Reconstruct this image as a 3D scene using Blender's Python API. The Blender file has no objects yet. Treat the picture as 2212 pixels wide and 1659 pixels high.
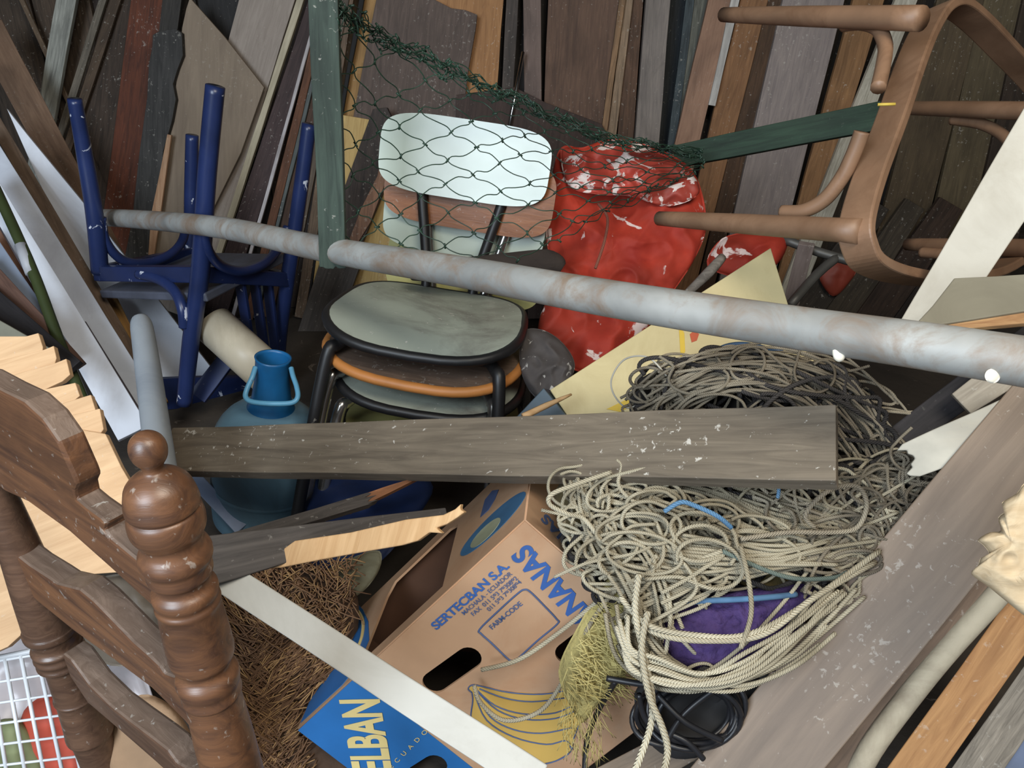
import bpy, bmesh, math, random
from mathutils import Vector, Matrix, noise
random.seed(7)
C = bpy.context.scene
COL = C.collection
V = Vector

# ------------------------------------------------------------------ camera, world, light, exposure
FPX = 1662.0
PITCH = math.radians(28)
CAM = V((0, 0, 1.1))
cd = bpy.data.cameras.new('camera'); cam = bpy.data.objects.new('camera', cd); COL.objects.link(cam)
cd.sensor_width = 36; cd.lens = 36 * FPX / 2212; cd.clip_start = .02
cam.location = CAM; cam.rotation_euler = (math.pi / 2 - PITCH, 0, 0)
C.camera = cam
w = bpy.data.worlds.new('world'); C.world = w; w.use_nodes = True
w.node_tree.nodes['Background'].inputs[0].default_value = (.75, .85, 1, 1)
w.node_tree.nodes['Background'].inputs[1].default_value = .12
C.view_settings.view_transform = 'Standard'; C.view_settings.look = 'None'
C.view_settings.gamma = 1; C.view_settings.exposure = 0.75
def area(name, loc, target, sx, sy, power, col):
    l = bpy.data.lights.new(name, 'AREA'); l.shape = 'RECTANGLE'; l.size = sx; l.size_y = sy
    l.energy = power; l.color = col
    o = bpy.data.objects.new(name, l); COL.objects.link(o); o.location = loc
    o.rotation_euler = (V(target) - V(loc)).to_track_quat('-Z', 'Y').to_euler()
area('daylight_from_doorway', (-1.15, -1.25, 1.75), (-.35, 1.4, .35), 1.1, 1.5, 54, (.77, .885, 1))
area('warm_fill_lamp', (.55, -.35, 2.3), (.35, 1.2, .3), .9, .7, 22, (1, .93, .80))  # added warm fill lamp at the upper right, its source unseen

# ------------------------------------------------------------------ geometry of sight: pixels of the photo to points on real planes
RT = V((1, 0, 0)); UP = V((0, math.sin(PITCH), math.cos(PITCH))); FW = V((0, math.cos(PITCH), -math.sin(PITCH)))
def ray(px, py): return RT * ((px - 1106) / FPX) + UP * ((829.5 - py) / FPX) + FW
def P(px, py, d): return CAM + ray(px, py) * d
def hit(px, py, p0, n):
    r = ray(px, py); return CAM + r * ((p0 - CAM).dot(n) / r.dot(n))
def lin(c):
    c = c / 255; return c / 12.92 if c <= .04045 else ((c + .055) / 1.055) ** 2.4
def rgb(c): return (lin(c[0]), lin(c[1]), lin(c[2]), 1)

# ------------------------------------------------------------------ materials
def newmat(name):
    m = bpy.data.materials.new(name); m.use_nodes = True
    nt = m.node_tree; return m, nt, nt.nodes['Principled BSDF']
def nd(nt, t, **kw):
    n = nt.nodes.new(t)
    for k, v in kw.items(): setattr(n, k, v)
    return n
def ramp(nt, fac, stops):
    r = nd(nt, 'ShaderNodeValToRGB'); e = r.color_ramp.elements
    while len(e) < len(stops): e.new(.5)
    for q, (p, c) in zip(e, stops): q.position = p; q.color = c if len(c) == 4 else (*c, 1)
    nt.links.new(fac, r.inputs[0]); return r.outputs[0]
def mixc(nt, fac, a, b, f=None):
    n = nd(nt, 'ShaderNodeMix', data_type='RGBA')
    L = nt.links.new
    if hasattr(fac, 'links'): L(fac, n.inputs[0])
    else: n.inputs[0].default_value = fac
    for s, i in ((a, 6), (b, 7)):
        if hasattr(s, 'links'): L(s, n.inputs[i])
        else: n.inputs[i].default_value = s
    return n.outputs[2]
def tex(nt, scale, vec, detail=4, dist=0, rough=.55):
    n = nd(nt, 'ShaderNodeTexNoise'); n.inputs['Scale'].default_value = scale
    n.inputs['Detail'].default_value = detail; n.inputs['Distortion'].default_value = dist
    n.inputs['Roughness'].default_value = rough
    nt.links.new(vec, n.inputs['Vector']); return n.outputs['Fac']
def coords(nt, scale=(1, 1, 1), uv=False):
    tc = nd(nt, 'ShaderNodeTexCoord'); mp = nd(nt, 'ShaderNodeMapping')
    mp.inputs['Scale'].default_value = scale
    oi = nd(nt, 'ShaderNodeObjectInfo'); sc = nd(nt, 'ShaderNodeMath', operation='MULTIPLY'); sc.inputs[1].default_value = 37
    nt.links.new(oi.outputs['Random'], sc.inputs[0])
    nt.links.new(sc.outputs[0], mp.inputs['Location'])
    nt.links.new(tc.outputs['UV' if uv else 'Object'], mp.inputs['Vector']); return mp.outputs[0]
def bump(nt, b, h, s=.3, dist=.002):
    n = nd(nt, 'ShaderNodeBump'); n.inputs['Strength'].default_value = s; n.inputs['Distance'].default_value = dist
    nt.links.new(h, n.inputs['Height']); nt.links.new(n.outputs[0], b.inputs['Normal'])
MATS = {}
def wood(c, c2=None, rough=.7, grain=1.0, dust=.25, spec=.3, stain=.5, key=None):
    """grain runs along local X"""
    k = ('wood', c, c2, rough, grain, dust, stain)
    if k in MATS: return MATS[k]
    if c2 is None: c2 = tuple(x * .62 for x in c)
    m, nt, b = newmat('wood')
    g = tex(nt, 6 * grain, coords(nt, (1.2, 14, 14)), 6, 1.2, .62)
    base = ramp(nt, g, [(.3, rgb(c2)), (.7, rgb(c))])
    s = tex(nt, 5, coords(nt, (1, 2.2, 2.2)), 5, .6)
    st = ramp(nt, s, [(.42, (0, 0, 0)), (.75, (stain, stain, stain))])
    base = mixc(nt, st, base, rgb(tuple(x * .5 for x in c2)))
    if dust:
        dn = tex(nt, 95, coords(nt, (1, 1, 1)), 3, .4, .6)
        pat = tex(nt, 4, coords(nt, (1, 1, 1)), 3)
        mm = nd(nt, 'ShaderNodeMath', operation='MULTIPLY_ADD'); mm.inputs[1].default_value = .35
        nt.links.new(pat, mm.inputs[0]); nt.links.new(dn, mm.inputs[2])
        df = ramp(nt, mm.outputs[0], [(.825, (0, 0, 0)), (.89, (dust, dust, dust))])
        base = mixc(nt, df, base, rgb((205, 200, 190)))
    nt.links.new(base, b.inputs['Base Color']); b.inputs['Roughness'].default_value = rough
    b.inputs['Specular IOR Level'].default_value = spec
    bump(nt, b, g, .35, .002)
    MATS[k] = m; return m
def paint(c, rough=.45, metal=0, chip=None, chipt=.70, chips=9, vary=.25, spec=.5, grime=None, bumpy=0, bs=60, gs=5, gt=.48):
    k = ('paint', c, rough, metal, chip, chipt, chips, vary, grime, bumpy, bs, gs, gt)
    if k in MATS: return MATS[k]
    m, nt, b = newmat('paint')
    v = tex(nt, 7, coords(nt), 5, .5)
    base = ramp(nt, v, [(.3, rgb(tuple(x * (1 - vary) for x in c))), (.7, rgb(c))])
    if grime:
        gf = ramp(nt, tex(nt, gs, coords(nt, (1, 1.3, .9)), 7, .8, .68), [(gt, (0, 0, 0)), (gt + .2, (.8, .8, .8))])
        base = mixc(nt, gf, base, rgb(grime))
    if chip:
        cf = ramp(nt, tex(nt, chips, coords(nt, (1, 1.1, .8)), 6, 1.2, .6), [(chipt, (0, 0, 0)), (chipt + .025, (1, 1, 1))])
        base = mixc(nt, cf, base, rgb(chip))
    nt.links.new(base, b.inputs['Base Color'])
    b.inputs['Roughness'].default_value = rough; b.inputs['Metallic'].default_value = metal
    b.inputs['Specular IOR Level'].default_value = spec
    if bumpy: bump(nt, b, tex(nt, bs, coords(nt), 4, .3), bumpy, .003)
    MATS[k] = m; return m
def cordmat(c, c2, twist=True):
    k = ('cord', c, c2, twist)
    if k in MATS: return MATS[k]
    m, nt, b = newmat('cord')
    v = tex(nt, 9, coords(nt), 4)
    base = ramp(nt, v, [(.32, rgb(c2)), (.66, rgb(c))])
    nt.links.new(base, b.inputs['Base Color']); b.inputs['Roughness'].default_value = .85
    b.inputs['Specular IOR Level'].default_value = .2
    if twist:
        wv = nd(nt, 'ShaderNodeTexWave'); wv.bands_direction = 'DIAGONAL'; wv.inputs['Scale'].default_value = 1.0
        nt.links.new(coords(nt, (1, 1, 1), uv=True), wv.inputs['Vector'])
        bump(nt, b, wv.outputs['Fac'], .8, .002)
    MATS[k] = m; return m

# ------------------------------------------------------------------ mesh helpers
def tag(o, label=None, cat=None, group=None, kind=None):
    if label: o['label'] = label
    if cat: o['category'] = cat
    if group: o['group'] = group
    if kind: o['kind'] = kind
    return o
def root(name, loc, label, cat, group=None, rot=None):
    o = bpy.data.objects.new(name, None); COL.objects.link(o); o.location = loc; o.empty_display_size = .05
    if rot is not None: o.matrix_world = rot
    bpy.context.view_layer.update(); PM[o.name] = o.matrix_world.copy()
    return tag(o, label, cat, group)
def mk(name, verts, faces, mat, parent=None, mw=None, smooth=False, uvs=None, bevel=0):
    """verts in the frame of mw (a world matrix, identity when absent); parented keeping that place"""
    me = bpy.data.meshes.new(name)
    if mw is None and verts:
        c = V((0, 0, 0))
        for v in verts: c += V(v)
        c /= len(verts); mw = Matrix.Translation(c); verts = [V(v) - c for v in verts]
    me.from_pydata([tuple(v) for v in verts], [], faces)
    if uvs:
        ul = me.uv_layers.new(name='UVMap')
        for l in me.loops: ul.data[l.index].uv = uvs[l.vertex_index]
    bm = bmesh.new(); bm.from_mesh(me); bmesh.ops.recalc_face_normals(bm, faces=bm.faces); bm.to_mesh(me); bm.free()
    if smooth:
        for p in me.polygons: p.use_smooth = True
    me.materials.append(mat)
    o = bpy.data.objects.new(name, me); COL.objects.link(o)
    if parent is not None:
        o.parent = parent
        pm = PM.get(parent.name, None)
        if pm is None: pm = parent.matrix_world.copy()
        o.matrix_basis = pm.inverted() @ mw
    else: o.matrix_basis = mw
    PM[o.name] = mw.copy()
    if bevel:
        b = o.modifiers.new('bevel', 'BEVEL'); b.width = bevel; b.segments = 2; b.limit_method = 'ANGLE'
        b.harden_normals = False
    return o
PM = {}
def frame(origin, x, z):
    x = x.normalized(); z = (z - x * z.dot(x)).normalized(); y = z.cross(x)
    return Matrix(((x.x, y.x, z.x, origin.x), (x.y, y.y, z.y, origin.y), (x.z, y.z, z.z, origin.z), (0, 0, 0, 1)))
def smooth_path(pts, n=8, closed=False):
    out = []; N = len(pts); pts = [V(p) for p in pts]
    for i in range(N if closed else N - 1):
        if closed: p0, p1, p2, p3 = pts[(i - 1) % N], pts[i], pts[(i + 1) % N], pts[(i + 2) % N]
        else: p0, p1, p2, p3 = pts[max(i - 1, 0)], pts[i], pts[i + 1], pts[min(i + 2, N - 1)]
        for k in range(n):
            t = k / n
            out.append(.5 * ((2 * p1) + (p2 - p0) * t + (2 * p0 - 5 * p1 + 4 * p2 - p3) * t * t + (3 * p1 - p0 - 3 * p2 + p3) * t ** 3))
    if not closed: out.append(pts[-1])
    return out
class MB:
    def __init__(s): s.v = []; s.f = []; s.uv = []
    def tube(s, pts, r, res=8, closed=False, caps=True, flat=None):
        n = len(pts); rr = r if isinstance(r, (list, tuple)) else [r] * n
        b0 = len(s.v); up = None; L = 0
        for i in range(n):
            if closed: t = pts[(i + 1) % n] - pts[i - 1]
            else: t = pts[min(i + 1, n - 1)] - pts[max(i - 1, 0)]
            if t.length < 1e-9: t = V((0, 0, 1))
            t.normalize()
            if up is None: up = t.orthogonal().normalized()
            else:
                up = up - t * up.dot(t)
                up = up.normalized() if up.length > 1e-6 else t.orthogonal().normalized()
            sd = t.cross(up)
            if i: L += (pts[i] - pts[i - 1]).length
            for k in range(res):
                a = 2 * math.pi * k / res
                s.v.append(pts[i] + (up * math.cos(a) + sd * math.sin(a)) * rr[i])
                s.uv.append((L / max(rr[0], 1e-5) * .5, abs(k - res / 2) / res * 4))
        for i in range(n if closed else n - 1):
            a = b0 + i * res; b = b0 + ((i + 1) % n) * res
            for k in range(res):
                q = (k + 1) % res; s.f.append((a + k, a + q, b + q, b + k))
        if caps and not closed:
            s.f.append(tuple(b0 + k for k in range(res))[::-1]); s.f.append(tuple(b0 + (n - 1) * res + k for k in range(res)))
        return s
    def box(s, lo, hi):
        b = len(s.v)
        for z in (lo[2], hi[2]):
            for x, y in ((lo[0], lo[1]), (hi[0], lo[1]), (hi[0], hi[1]), (lo[0], hi[1])): s.v.append(V((x, y, z))); s.uv.append((x, y))
        for q in ((3, 2, 1, 0), (4, 5, 6, 7), (0, 1, 5, 4), (1, 2, 6, 5), (2, 3, 7, 6), (3, 0, 4, 7)): s.f.append(tuple(b + i for i in q))
        return s
    def lathe(s, prof, res=32, capb=True, capt=True):
        b = len(s.v)
        for r, z in prof:
            for k in range(res):
                a = 2 * math.pi * k / res; s.v.append(V((r * math.cos(a), r * math.sin(a), z))); s.uv.append((k / res, z))
        for i in range(len(prof) - 1):
            for k in range(res):
                q = (k + 1) % res; s.f.append((b + i * res + k, b + i * res + q, b + (i + 1) * res + q, b + (i + 1) * res + k))
        if capb: s.f.append(tuple(b + k for k in range(res))[::-1])
        if capt: s.f.append(tuple(b + (len(prof) - 1) * res + k for k in range(res)))
        return s
    def prism(s, poly, z0, z1):
        """poly: 2D points; extruded along local z"""
        b = len(s.v); n = len(poly)
        for z in (z0, z1):
            for p in poly: s.v.append(V((p[0], p[1], z))); s.uv.append((p[0], p[1]))
        s.f.append(tuple(range(b, b + n))[::-1]); s.f.append(tuple(range(b + n, b + 2 * n)))
        for i in range(n):
            q = (i + 1) % n; s.f.append((b + i, b + q, b + n + q, b + n + i))
        return s
    def build(s, name, mat, parent=None, mw=None, smooth=False, bevel=0):
        return mk(name, s.v, s.f, mat, parent, mw, smooth, s.uv if len(s.uv) == len(s.v) else None, bevel)
def tube(name, pts, r, mat, parent=None, res=10, n=8, closed=False, label=None):
    """pts: world points"""
    if isinstance(r, (list, tuple)):
        if n > 1:
            k = len(pts); sp = smooth_path(pts, n)
            rr = []
            for i in range(len(sp)):
                t = i / n; a = min(int(t), k - 1); b2 = min(a + 1, k - 1); rr.append(r[a] + (r[b2] - r[a]) * (t - a))
        else: sp = [V(p) for p in pts]; rr = list(r)
    else:
        sp = smooth_path(pts, n, closed) if n > 1 else [V(p) for p in pts]; rr = r
    o = MB().tube(sp, rr, res, closed).build(name, mat, parent, None, True)
    return o
def wob(i, s, amp): return (noise.noise(V((i * .37, s, 3.3)))) * amp

# board from a centre line in world space -------------------------------------------------
def board(name, A, B, wA, wB, th, mat, label=None, cat='board', nrm=None, ragA=0, ragB=0, wavy=.0015, parent=None, group=None, twist=0, curve=0, bevel=.0015):
    """A->B the centre line of the front face; width measured across; front face looks along nrm (toward the camera by default)"""
    mid = (A + B) / 2
    n = nrm if nrm is not None else (CAM - mid)
    M = frame(A, B - A, n)
    if twist: M = M @ Matrix.Rotation(twist, 4, 'X')
    L = (B - A).length; N = max(6, int(L / .06)); sd = random.random() * 99
    xs = [L * i / N for i in range(N + 1)]
    top, bot = [], []
    for i, x in enumerate(xs):
        t = i / N; h = (wA + (wB - wA) * t) / 2
        top.append((x, h + wob(i, sd, wavy))); bot.append((x, -h + wob(i, sd + 9, wavy)))
    def jag(rag, h, x, s):
        k = 9; return [(x + s * (random.random() - .35) * rag, -h + 2 * h * (j + 1) / (k + 1)) for j in range(k)]
    poly = list(bot)
    if ragB: poly += jag(ragB, wB / 2, L, 1)
    poly += top[::-1]
    if ragA: poly += jag(ragA, wA / 2, 0, -1)[::-1]
    mb = MB()
    mb.prism(poly, -th, 0)
    if curve:
        for v in mb.v: v.z += curve * (1 - (2 * v.x / L - 1) ** 2)
    o = mb.build(name, mat, parent, M, False, bevel)
    if label: tag(o, label, cat, group)
    return o
# boards standing against the back wall: the leaning plane
def wplane(off): return V((0, 2.66 - off, 0)), V((0, -1, .22)).normalized()
def wboard(name, label, q, off, th, mat, topfix=False, botfix=False, cat='board', rag=0, ztop=1.72, wavy=.002, group=None, twist=0):
    xl1, xr1, y1, xl2, xr2, y2 = q
    p0, n = wplane(off)
    a, b = hit(xl1, y1, p0, n), hit(xr1, y1, p0, n); c, d = hit(xl2, y2, p0, n), hit(xr2, y2, p0, n)
    T, B = (a + b) / 2, (c + d) / 2
    ax = (B - T).normalized()
    side = n.cross(ax)
    wT, wB = abs((b - a).dot(side)), abs((d - c).dot(side))
    if not topfix and T.z < ztop: T = T - ax * ((ztop - T.z) / -ax.z)
    if not botfix and B.z > .012: B = B + ax * ((B.z - .012) / -ax.z)
    return board(name, B, T, wB, wT, th, mat, label, cat, n, ragB=rag, wavy=wavy, group=group, twist=twist)
def wpoly(name, label, pts, off, th, mat, cat='board', xaxis=None, bevel=.0015):
    p0, n = wplane(off); W = [hit(x, y, p0, n) for x, y in pts]
    o = sum(W, V()) / len(W); xa = xaxis if xaxis is not None else V((.15, .2, 1)); M = frame(o, xa, n); Mi = M.inverted()
    poly = [(Mi @ p).to_2d() for p in W]
    ob = MB().prism(poly, -th, 0).build(name, mat, None, M, False, bevel)
    return tag(ob, label, cat)
def ppoly(name, label, pts, p0, n, th, mat, cat='board', xa=None, parent=None, bevel=.0015, lift=0):
    """polygon given by photo pixels on the world plane (p0, n), extruded away behind it"""
    W = [hit(x, y, p0, n) + n * lift for x, y in pts]
    o = sum(W, V()) / len(W); M = frame(o, xa if xa is not None else W[1] - W[0], n); Mi = M.inverted()
    poly = [(Mi @ p).to_2d() for p in W]
    ob = MB().prism(poly, -th, 0).build(name, mat, parent, M, False, bevel)
    if label: tag(ob, label, cat)
    return ob
# soft thing from an outline -----------------------------------------------------------
def pillow(name, outline, mat, bulge, label=None, cat=None, amp=.01, sc=9, rings=14, sub=5, nrm=None, parent=None, ridge=False, back=.5):
    """outline: world points around the thing; swells along nrm, wrinkled"""
    o = smooth_path(outline, sub, True); c = sum(o, V()) / len(o)
    n = (nrm if nrm is not None else CAM - c).normalized()
    vs, fs = [], []; N = len(o)
    def rnd(p):
        if ridge: return (1 - abs(noise.noise(p * sc)) * 3) * .55 + (1 - abs(noise.noise(p * sc * 2.2 + V((5, 1, 2)))) * 3) * .32 + (1 - abs(noise.noise(p * sc * 4.7))) * .16 - .5
        return noise.noise(p * sc) + .5 * noise.noise(p * sc * 2.3)
    for sgn in (1, -1):
        for k in range(rings + 1):
            t = k / rings
            for p in o:
                q = c + (p - c) * t
                h = math.sqrt(max(0, 1 - t ** 2.6)) * bulge * (1 if sgn > 0 else -back)
                q = q + n * (h + rnd(q + n * sgn * .3) * amp * (1 - .5 * t ** 6 if sgn > 0 else 1 - t * t))
                vs.append(q)
        for k in range(rings):
            b = (0 if sgn > 0 else (rings + 1) * N) + k * N
            for i in range(N):
                j = (i + 1) % N; fs.append((b + i, b + j, b + N + j, b + N + i))
    b1, b2 = rings * N, (rings + 1) * N + rings * N
    for i in range(N):
        j = (i + 1) % N; fs.append((b1 + i, b1 + j, b2 + j, b2 + i))
    ob = mk(name, vs, fs, mat, parent, None, True)
    if label: tag(ob, label, cat)
    return ob
def PP(*a): return [P(*x) for x in a]
def plate(name, outer, holes, th, mat, parent, mw):
    """flat sheet with real holes: outer/holes are lists of 2D points in the frame mw"""
    cu = bpy.data.curves.new(name, 'CURVE'); cu.dimensions = '2D'; cu.fill_mode = 'BOTH'; cu.extrude = th / 2
    for pts in [outer] + holes:
        s = cu.splines.new('POLY'); s.points.add(len(pts) - 1); s.use_cyclic_u = True
        for q, p in zip(s.points, pts): q.co = (p[0], p[1], 0, 1)
    return from_curve(name, cu, mat, parent, mw)
def from_curve(name, cu, mat, parent, mw):
    t = bpy.data.objects.new('tmp', cu); COL.objects.link(t)
    me = bpy.data.meshes.new_from_object(t.evaluated_get(bpy.context.evaluated_depsgraph_get()))
    bpy.data.objects.remove(t); me.name = name; me.materials.clear(); me.materials.append(mat)
    o = bpy.data.objects.new(name, me); COL.objects.link(o)
    if parent is not None:
        o.parent = parent; pm = PM.get(parent.name) or parent.matrix_world
        o.matrix_basis = pm.inverted() @ mw
    else: o.matrix_basis = mw
    PM[o.name] = mw.copy(); return o
def lettering(name, text, p1, p2, n, mat, parent, height=None, bold=0, lift=.0006, spacing=1):
    """text whose base line runs from p1 to p2 on a surface with normal n"""
    cu = bpy.data.curves.new(name, 'FONT'); cu.body = text; cu.size = 1; cu.extrude = .004; cu.offset = bold; cu.space_character = spacing
    t = bpy.data.objects.new('tmp', cu); COL.objects.link(t); bpy.context.view_layer.update()
    wd = max(t.bound_box[i][0] for i in range(8)); x0 = min(t.bound_box[i][0] for i in range(8)); wd -= x0
    bpy.data.objects.remove(t)
    sx = (p2 - p1).length / wd; sy = height / .7 if height else sx
    M = frame(p1 + n * lift, p2 - p1, n) @ Matrix.Diagonal((sx, sy, min(sx, .05), 1)) @ Matrix.Translation((-x0, 0, 0))
    o = from_curve(name, cu, mat, None, Matrix.Identity(4))
    o.data.transform(M); c = sum((v.co for v in o.data.vertices), V()) / max(1, len(o.data.vertices))
    o.data.transform(Matrix.Translation(-c)); mw = Matrix.Translation(c)
    o.parent = parent; o.matrix_basis = (PM.get(parent.name) or parent.matrix_world).inverted() @ mw; PM[o.name] = mw
    return o

# ------------------------------------------------------------------ the shed: floor, walls, ceiling
def struct(o): o['kind'] = 'structure'; return o
darkwall = wood((70, 62, 55), (38, 33, 30), dust=0)
def slab(name, lo, hi, mat):
    c = (V(lo) + V(hi)) / 2
    return struct(MB().box(tuple(V(lo) - c), tuple(V(hi) - c)).build(name, mat, None, Matrix.Translation(c)))
slab('floor', (-2.3, -1.7, -.1), (2.3, 3.2, 0), paint((74, 66, 58), .9, chip=(120, 110, 100), chipt=.66, chips=20, bumpy=.5))
slab('wall_back', (-2.3, 3.12, 0), (2.3, 3.2, 2.6), darkwall)
slab('wall_left', (-2.3, -1.6, 0), (-2.2, 3.12, 2.6), darkwall)
slab('wall_right', (2.2, -1.6, 0), (2.3, 3.12, 2.6), darkwall)
slab('ceiling', (-2.3, -.0, 2.6), (2.3, 3.2, 2.7), darkwall)

# ------------------------------------------------------------------ timber standing along the back wall (far layers first)
DK = (66, 55, 46)
def WB(name, label, q, lay, c, c2=None, th=.018, **k):
    m = wood(c, c2, dust=k.pop('dust', .3), stain=k.pop('stain', .5), grain=k.pop('grain', 1))
    return wboard(name, label, q, .022 * lay, th, m, **k)
# a rear rank that closes the gaps
rear = [(-60, 60, (84, 70, 58), 'dark brown rear board at the far left edge, behind the brown slanting plank'), (70, 190, (92, 76, 62), 'dull rear board glimpsed between pale batten and thin strips top left'),
 (190, 300, (58, 46, 40), 'blackish brown rear board left of the red-brown plank'), (300, 420, (60, 54, 50), 'dark grey rear board behind the charred jagged plank'), (425, 535, (50, 48, 48), 'black rear board in the notch above the cut plywood sheet'),
 (540, 680, (64, 52, 46), 'dim rear board behind the narrow stacked strips left of green post'), (685, 790, (112, 90, 66), 'tan rear board showing through the wire beside the green post'), (790, 900, (110, 86, 60), 'tan rear board behind the grey wavy-topped board'),
 (900, 1010, (150, 112, 70), 'honey coloured rear board above the grey wavy-topped board'), (1075, 1180, (58, 52, 48), 'dark rear board behind the thin chrome rod'), (1180, 1300, (70, 60, 54), 'dark rear board behind the wide brown board with dark knot'),
 (1300, 1400, (70, 60, 54), 'dark rear board right of the wide brown board, behind thin battens'), (1400, 1500, (52, 56, 60), 'blue-black rear board in the gap right of the grey batten'), (1500, 1640, (60, 50, 46), 'dark rear board behind the chipped white strip'),
 (1640, 1760, (70, 66, 64), 'grey rear board behind the lilac-grey wide board'), (1760, 1900, (74, 64, 54), 'brownish rear board above the stool leg brace'), (1900, 2040, (74, 64, 56), 'dim rear board seen above the stool ring'),
 (2040, 2300, (84, 70, 58), 'brown rear board in the top right corner behind the stool')]
for i, (a, b, c, lb) in enumerate(rear):
    s = (1106 - (a + b) / 2) * .14
    WB('board', lb, (a, b, 0, a + s, b + s, 600), -1 + (i % 2), c, group=None)
#     label, quad (top left x, top right x, y, bottom left x, bottom right x, y), layer, colour
WB('batten', 'pale grey-white batten leaning steeply in the top left corner', (118, 166, 0, 78, 114, 258), 4.2, (176, 176, 166), dust=.1)
WB('strip', 'thin dark strip leaning left across the top left corner', (40, 52, 0, 94, 104, 115), 2.2, (120, 100, 80), th=.01)
WB('strip', 'thin strip with grey lit edge left of the dark brown board', (212, 230, 0, 118, 134, 300), 3.2, (128, 118, 104), th=.012)
WB('strip', 'thin brown strip beside the dark brown board, right one of the pair', (238, 262, 0, 138, 158, 310), 3.3, (96, 78, 62), th=.012)
WB('board', 'dark brown wide board left of the red-brown plank', (215, 292, 40, 160, 246, 400), 2.2, (76, 62, 52))
WB('plank', 'red-brown plank standing behind the blue chair legs', (284, 352, 0, 222, 290, 465), 3.2, (112, 62, 42), (72, 42, 32))
WB('board', 'dark slate strip behind the top of the charred jagged plank', (350, 392, 0, 338, 375, 120), 4.2, (66, 62, 58))
q0, qn = wplane(.022 * 6.4)
wpoly('plank', 'charred dark grey plank with jagged edge and raw wood showing', [(331, 76), (345, 68), (380, 62), (394, 72), (396, 120), (384, 150), (374, 182), (380, 215), (371, 262), (352, 325), (345, 400), (338, 470), (322, 580), (262, 580), (284, 470), (300, 330), (318, 210), (322, 140), (330, 100)], .022 * 6.4, .03, wood((70, 68, 66), (44, 43, 42)))
wpoly('splinter', 'raw pale split strip along the charred jagged plank', [(362, 290), (371, 292), (346, 462), (330, 560), (318, 560), (326, 462), (348, 360)], .022 * 6.9, .012, wood((196, 160, 128), (160, 120, 90)), 'splinter')
wpoly('panel', 'taupe plywood sheet with a slanting sawn top edge', [(412, -4), (486, 80), (571, 189), (520, 330), (445, 480), (404, 640), (310, 640), (348, 440), (372, 260), (395, 60), (404, 20)], .022 * 5.4, .012, wood((142, 126, 108), (122, 107, 92), grain=.4, stain=.15, dust=.15), 'sheet')
WB('board', 'pale grey-beige wide board with a bright edge, behind the slant-cut sheet', (512, 640, 0, 366, 466, 555), 3.4, (160, 148, 138), (140, 128, 118), stain=.2, th=.02, dust=.1)
WB('batten', 'cream narrow batten against the pale grey-beige board', (640, 656, 0, 462, 476, 555), 3.9, (190, 180, 156), (168, 156, 132), th=.02, dust=.1)
WB('board', 'dark plum board leaning left of the white-edged strip', (645, 672, 85, 478, 530, 560), 4.8, (78, 62, 60), (54, 42, 42))
WB('batten', 'white-edged strip among the dark boards left of the green post', (671, 678, 66, 531, 540, 565), 5.6, (196, 190, 190), (160, 152, 152), th=.012, dust=0, topfix=True)
WB('batten', 'red-brown narrow batten right of the white-edged strip', (668, 680, 120, 555, 575, 570), 5.4, (120, 78, 54), th=.014)
WB('batten', 'thin teal-grey edged batten left of the right blue chair post', (684, 694, 120, 577, 585, 560), 5.2, (104, 110, 108), th=.014)
WB('batten', 'dark brown batten just left of the right blue chair post', (694, 712, 120, 588, 616, 560), 4.6, (88, 64, 50), th=.014)
WB('batten', 'grey-brown thin batten right of the right blue chair post', (706, 716, 180, 628, 645, 560), 5.4, (112, 98, 84), th=.014)
WB('batten', 'tan thin batten close to the left side of the green post', (716, 734, 180, 655, 678, 560), 5, (128, 106, 86), th=.014)
tg = wboard('plank', 'charcoal wide plank leaning low behind the green post foot', (700, 790, 540, 618, 700, 790), .022 * 9, .02, wood((92, 86, 82), (66, 62, 60)), topfix=True)
# centre
WB('board', 'ochre board seen through the netting right of the green post', (782, 822, 0, 738, 775, 260), 3.2, (170, 132, 82), (140, 106, 64))
WB('rod', 'thin black rod beside the green post behind netting', (776, 786, 0, 731, 740, 250), 4.8, (28, 26, 26), th=.012, dust=0)
wpoly('board', 'grey-brown board with wavy sawn top behind the netting', [(815, -10), (940, 0), (975, 18), (1005, 22), (1031, 32), (1028, 60), (1012, 150), (1000, 250), (985, 420), (870, 420), (850, 262), (762, 256), (790, 110)], .022 * 5.2, .02, wood((104, 88, 80), (78, 66, 60), stain=.35))
WB('board', 'orange pine board standing right of the grey-brown wavy board', (930, 1086, 0, 915, 1076, 182), 3.4, (176, 130, 86), (142, 100, 64), stain=.2)
WB('board', 'yellow pine board low behind the school chair backrests', (722, 872, 258, 680, 852, 548), 5.8, (206, 176, 116), (178, 146, 92), stain=.2, topfix=True)
wpoly('plank', 'dark plank with flaking rusty edge leaning left of school chair backrest', [(806, 236), (836, 232), (850, 262), (846, 330), (826, 420), (780, 530), (735, 600), (690, 600), (738, 420), (775, 320)], .022 * 8.8, .03, wood((84, 72, 66), (50, 44, 42), stain=.7))
wpoly('splinter', 'flaked orange-brown bark strip on the dark plank by the chair', [(838, 290), (846, 300), (838, 380), (800, 480), (760, 545), (745, 540), (780, 450), (815, 380), (826, 330)], .022 * 9.3, .009, wood((164, 124, 98), (110, 82, 68), stain=.5), 'bark strip')
wpoly('board', 'dark brown board low behind the netting, right of school chair backrest top', [(985, 205), (1110, 188), (1180, 222), (1300, 268), (1326, 320), (1240, 400), (985, 420)], .022 * 6.6, .02, wood((74, 58, 52), (54, 42, 38), stain=.4))
WB('pole', 'dark grey pole left of the taupe post at top centre', (1092, 1122, 0, 1084, 1106, 215), 4.2, (88, 78, 72), (60, 54, 50), th=.03)
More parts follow.
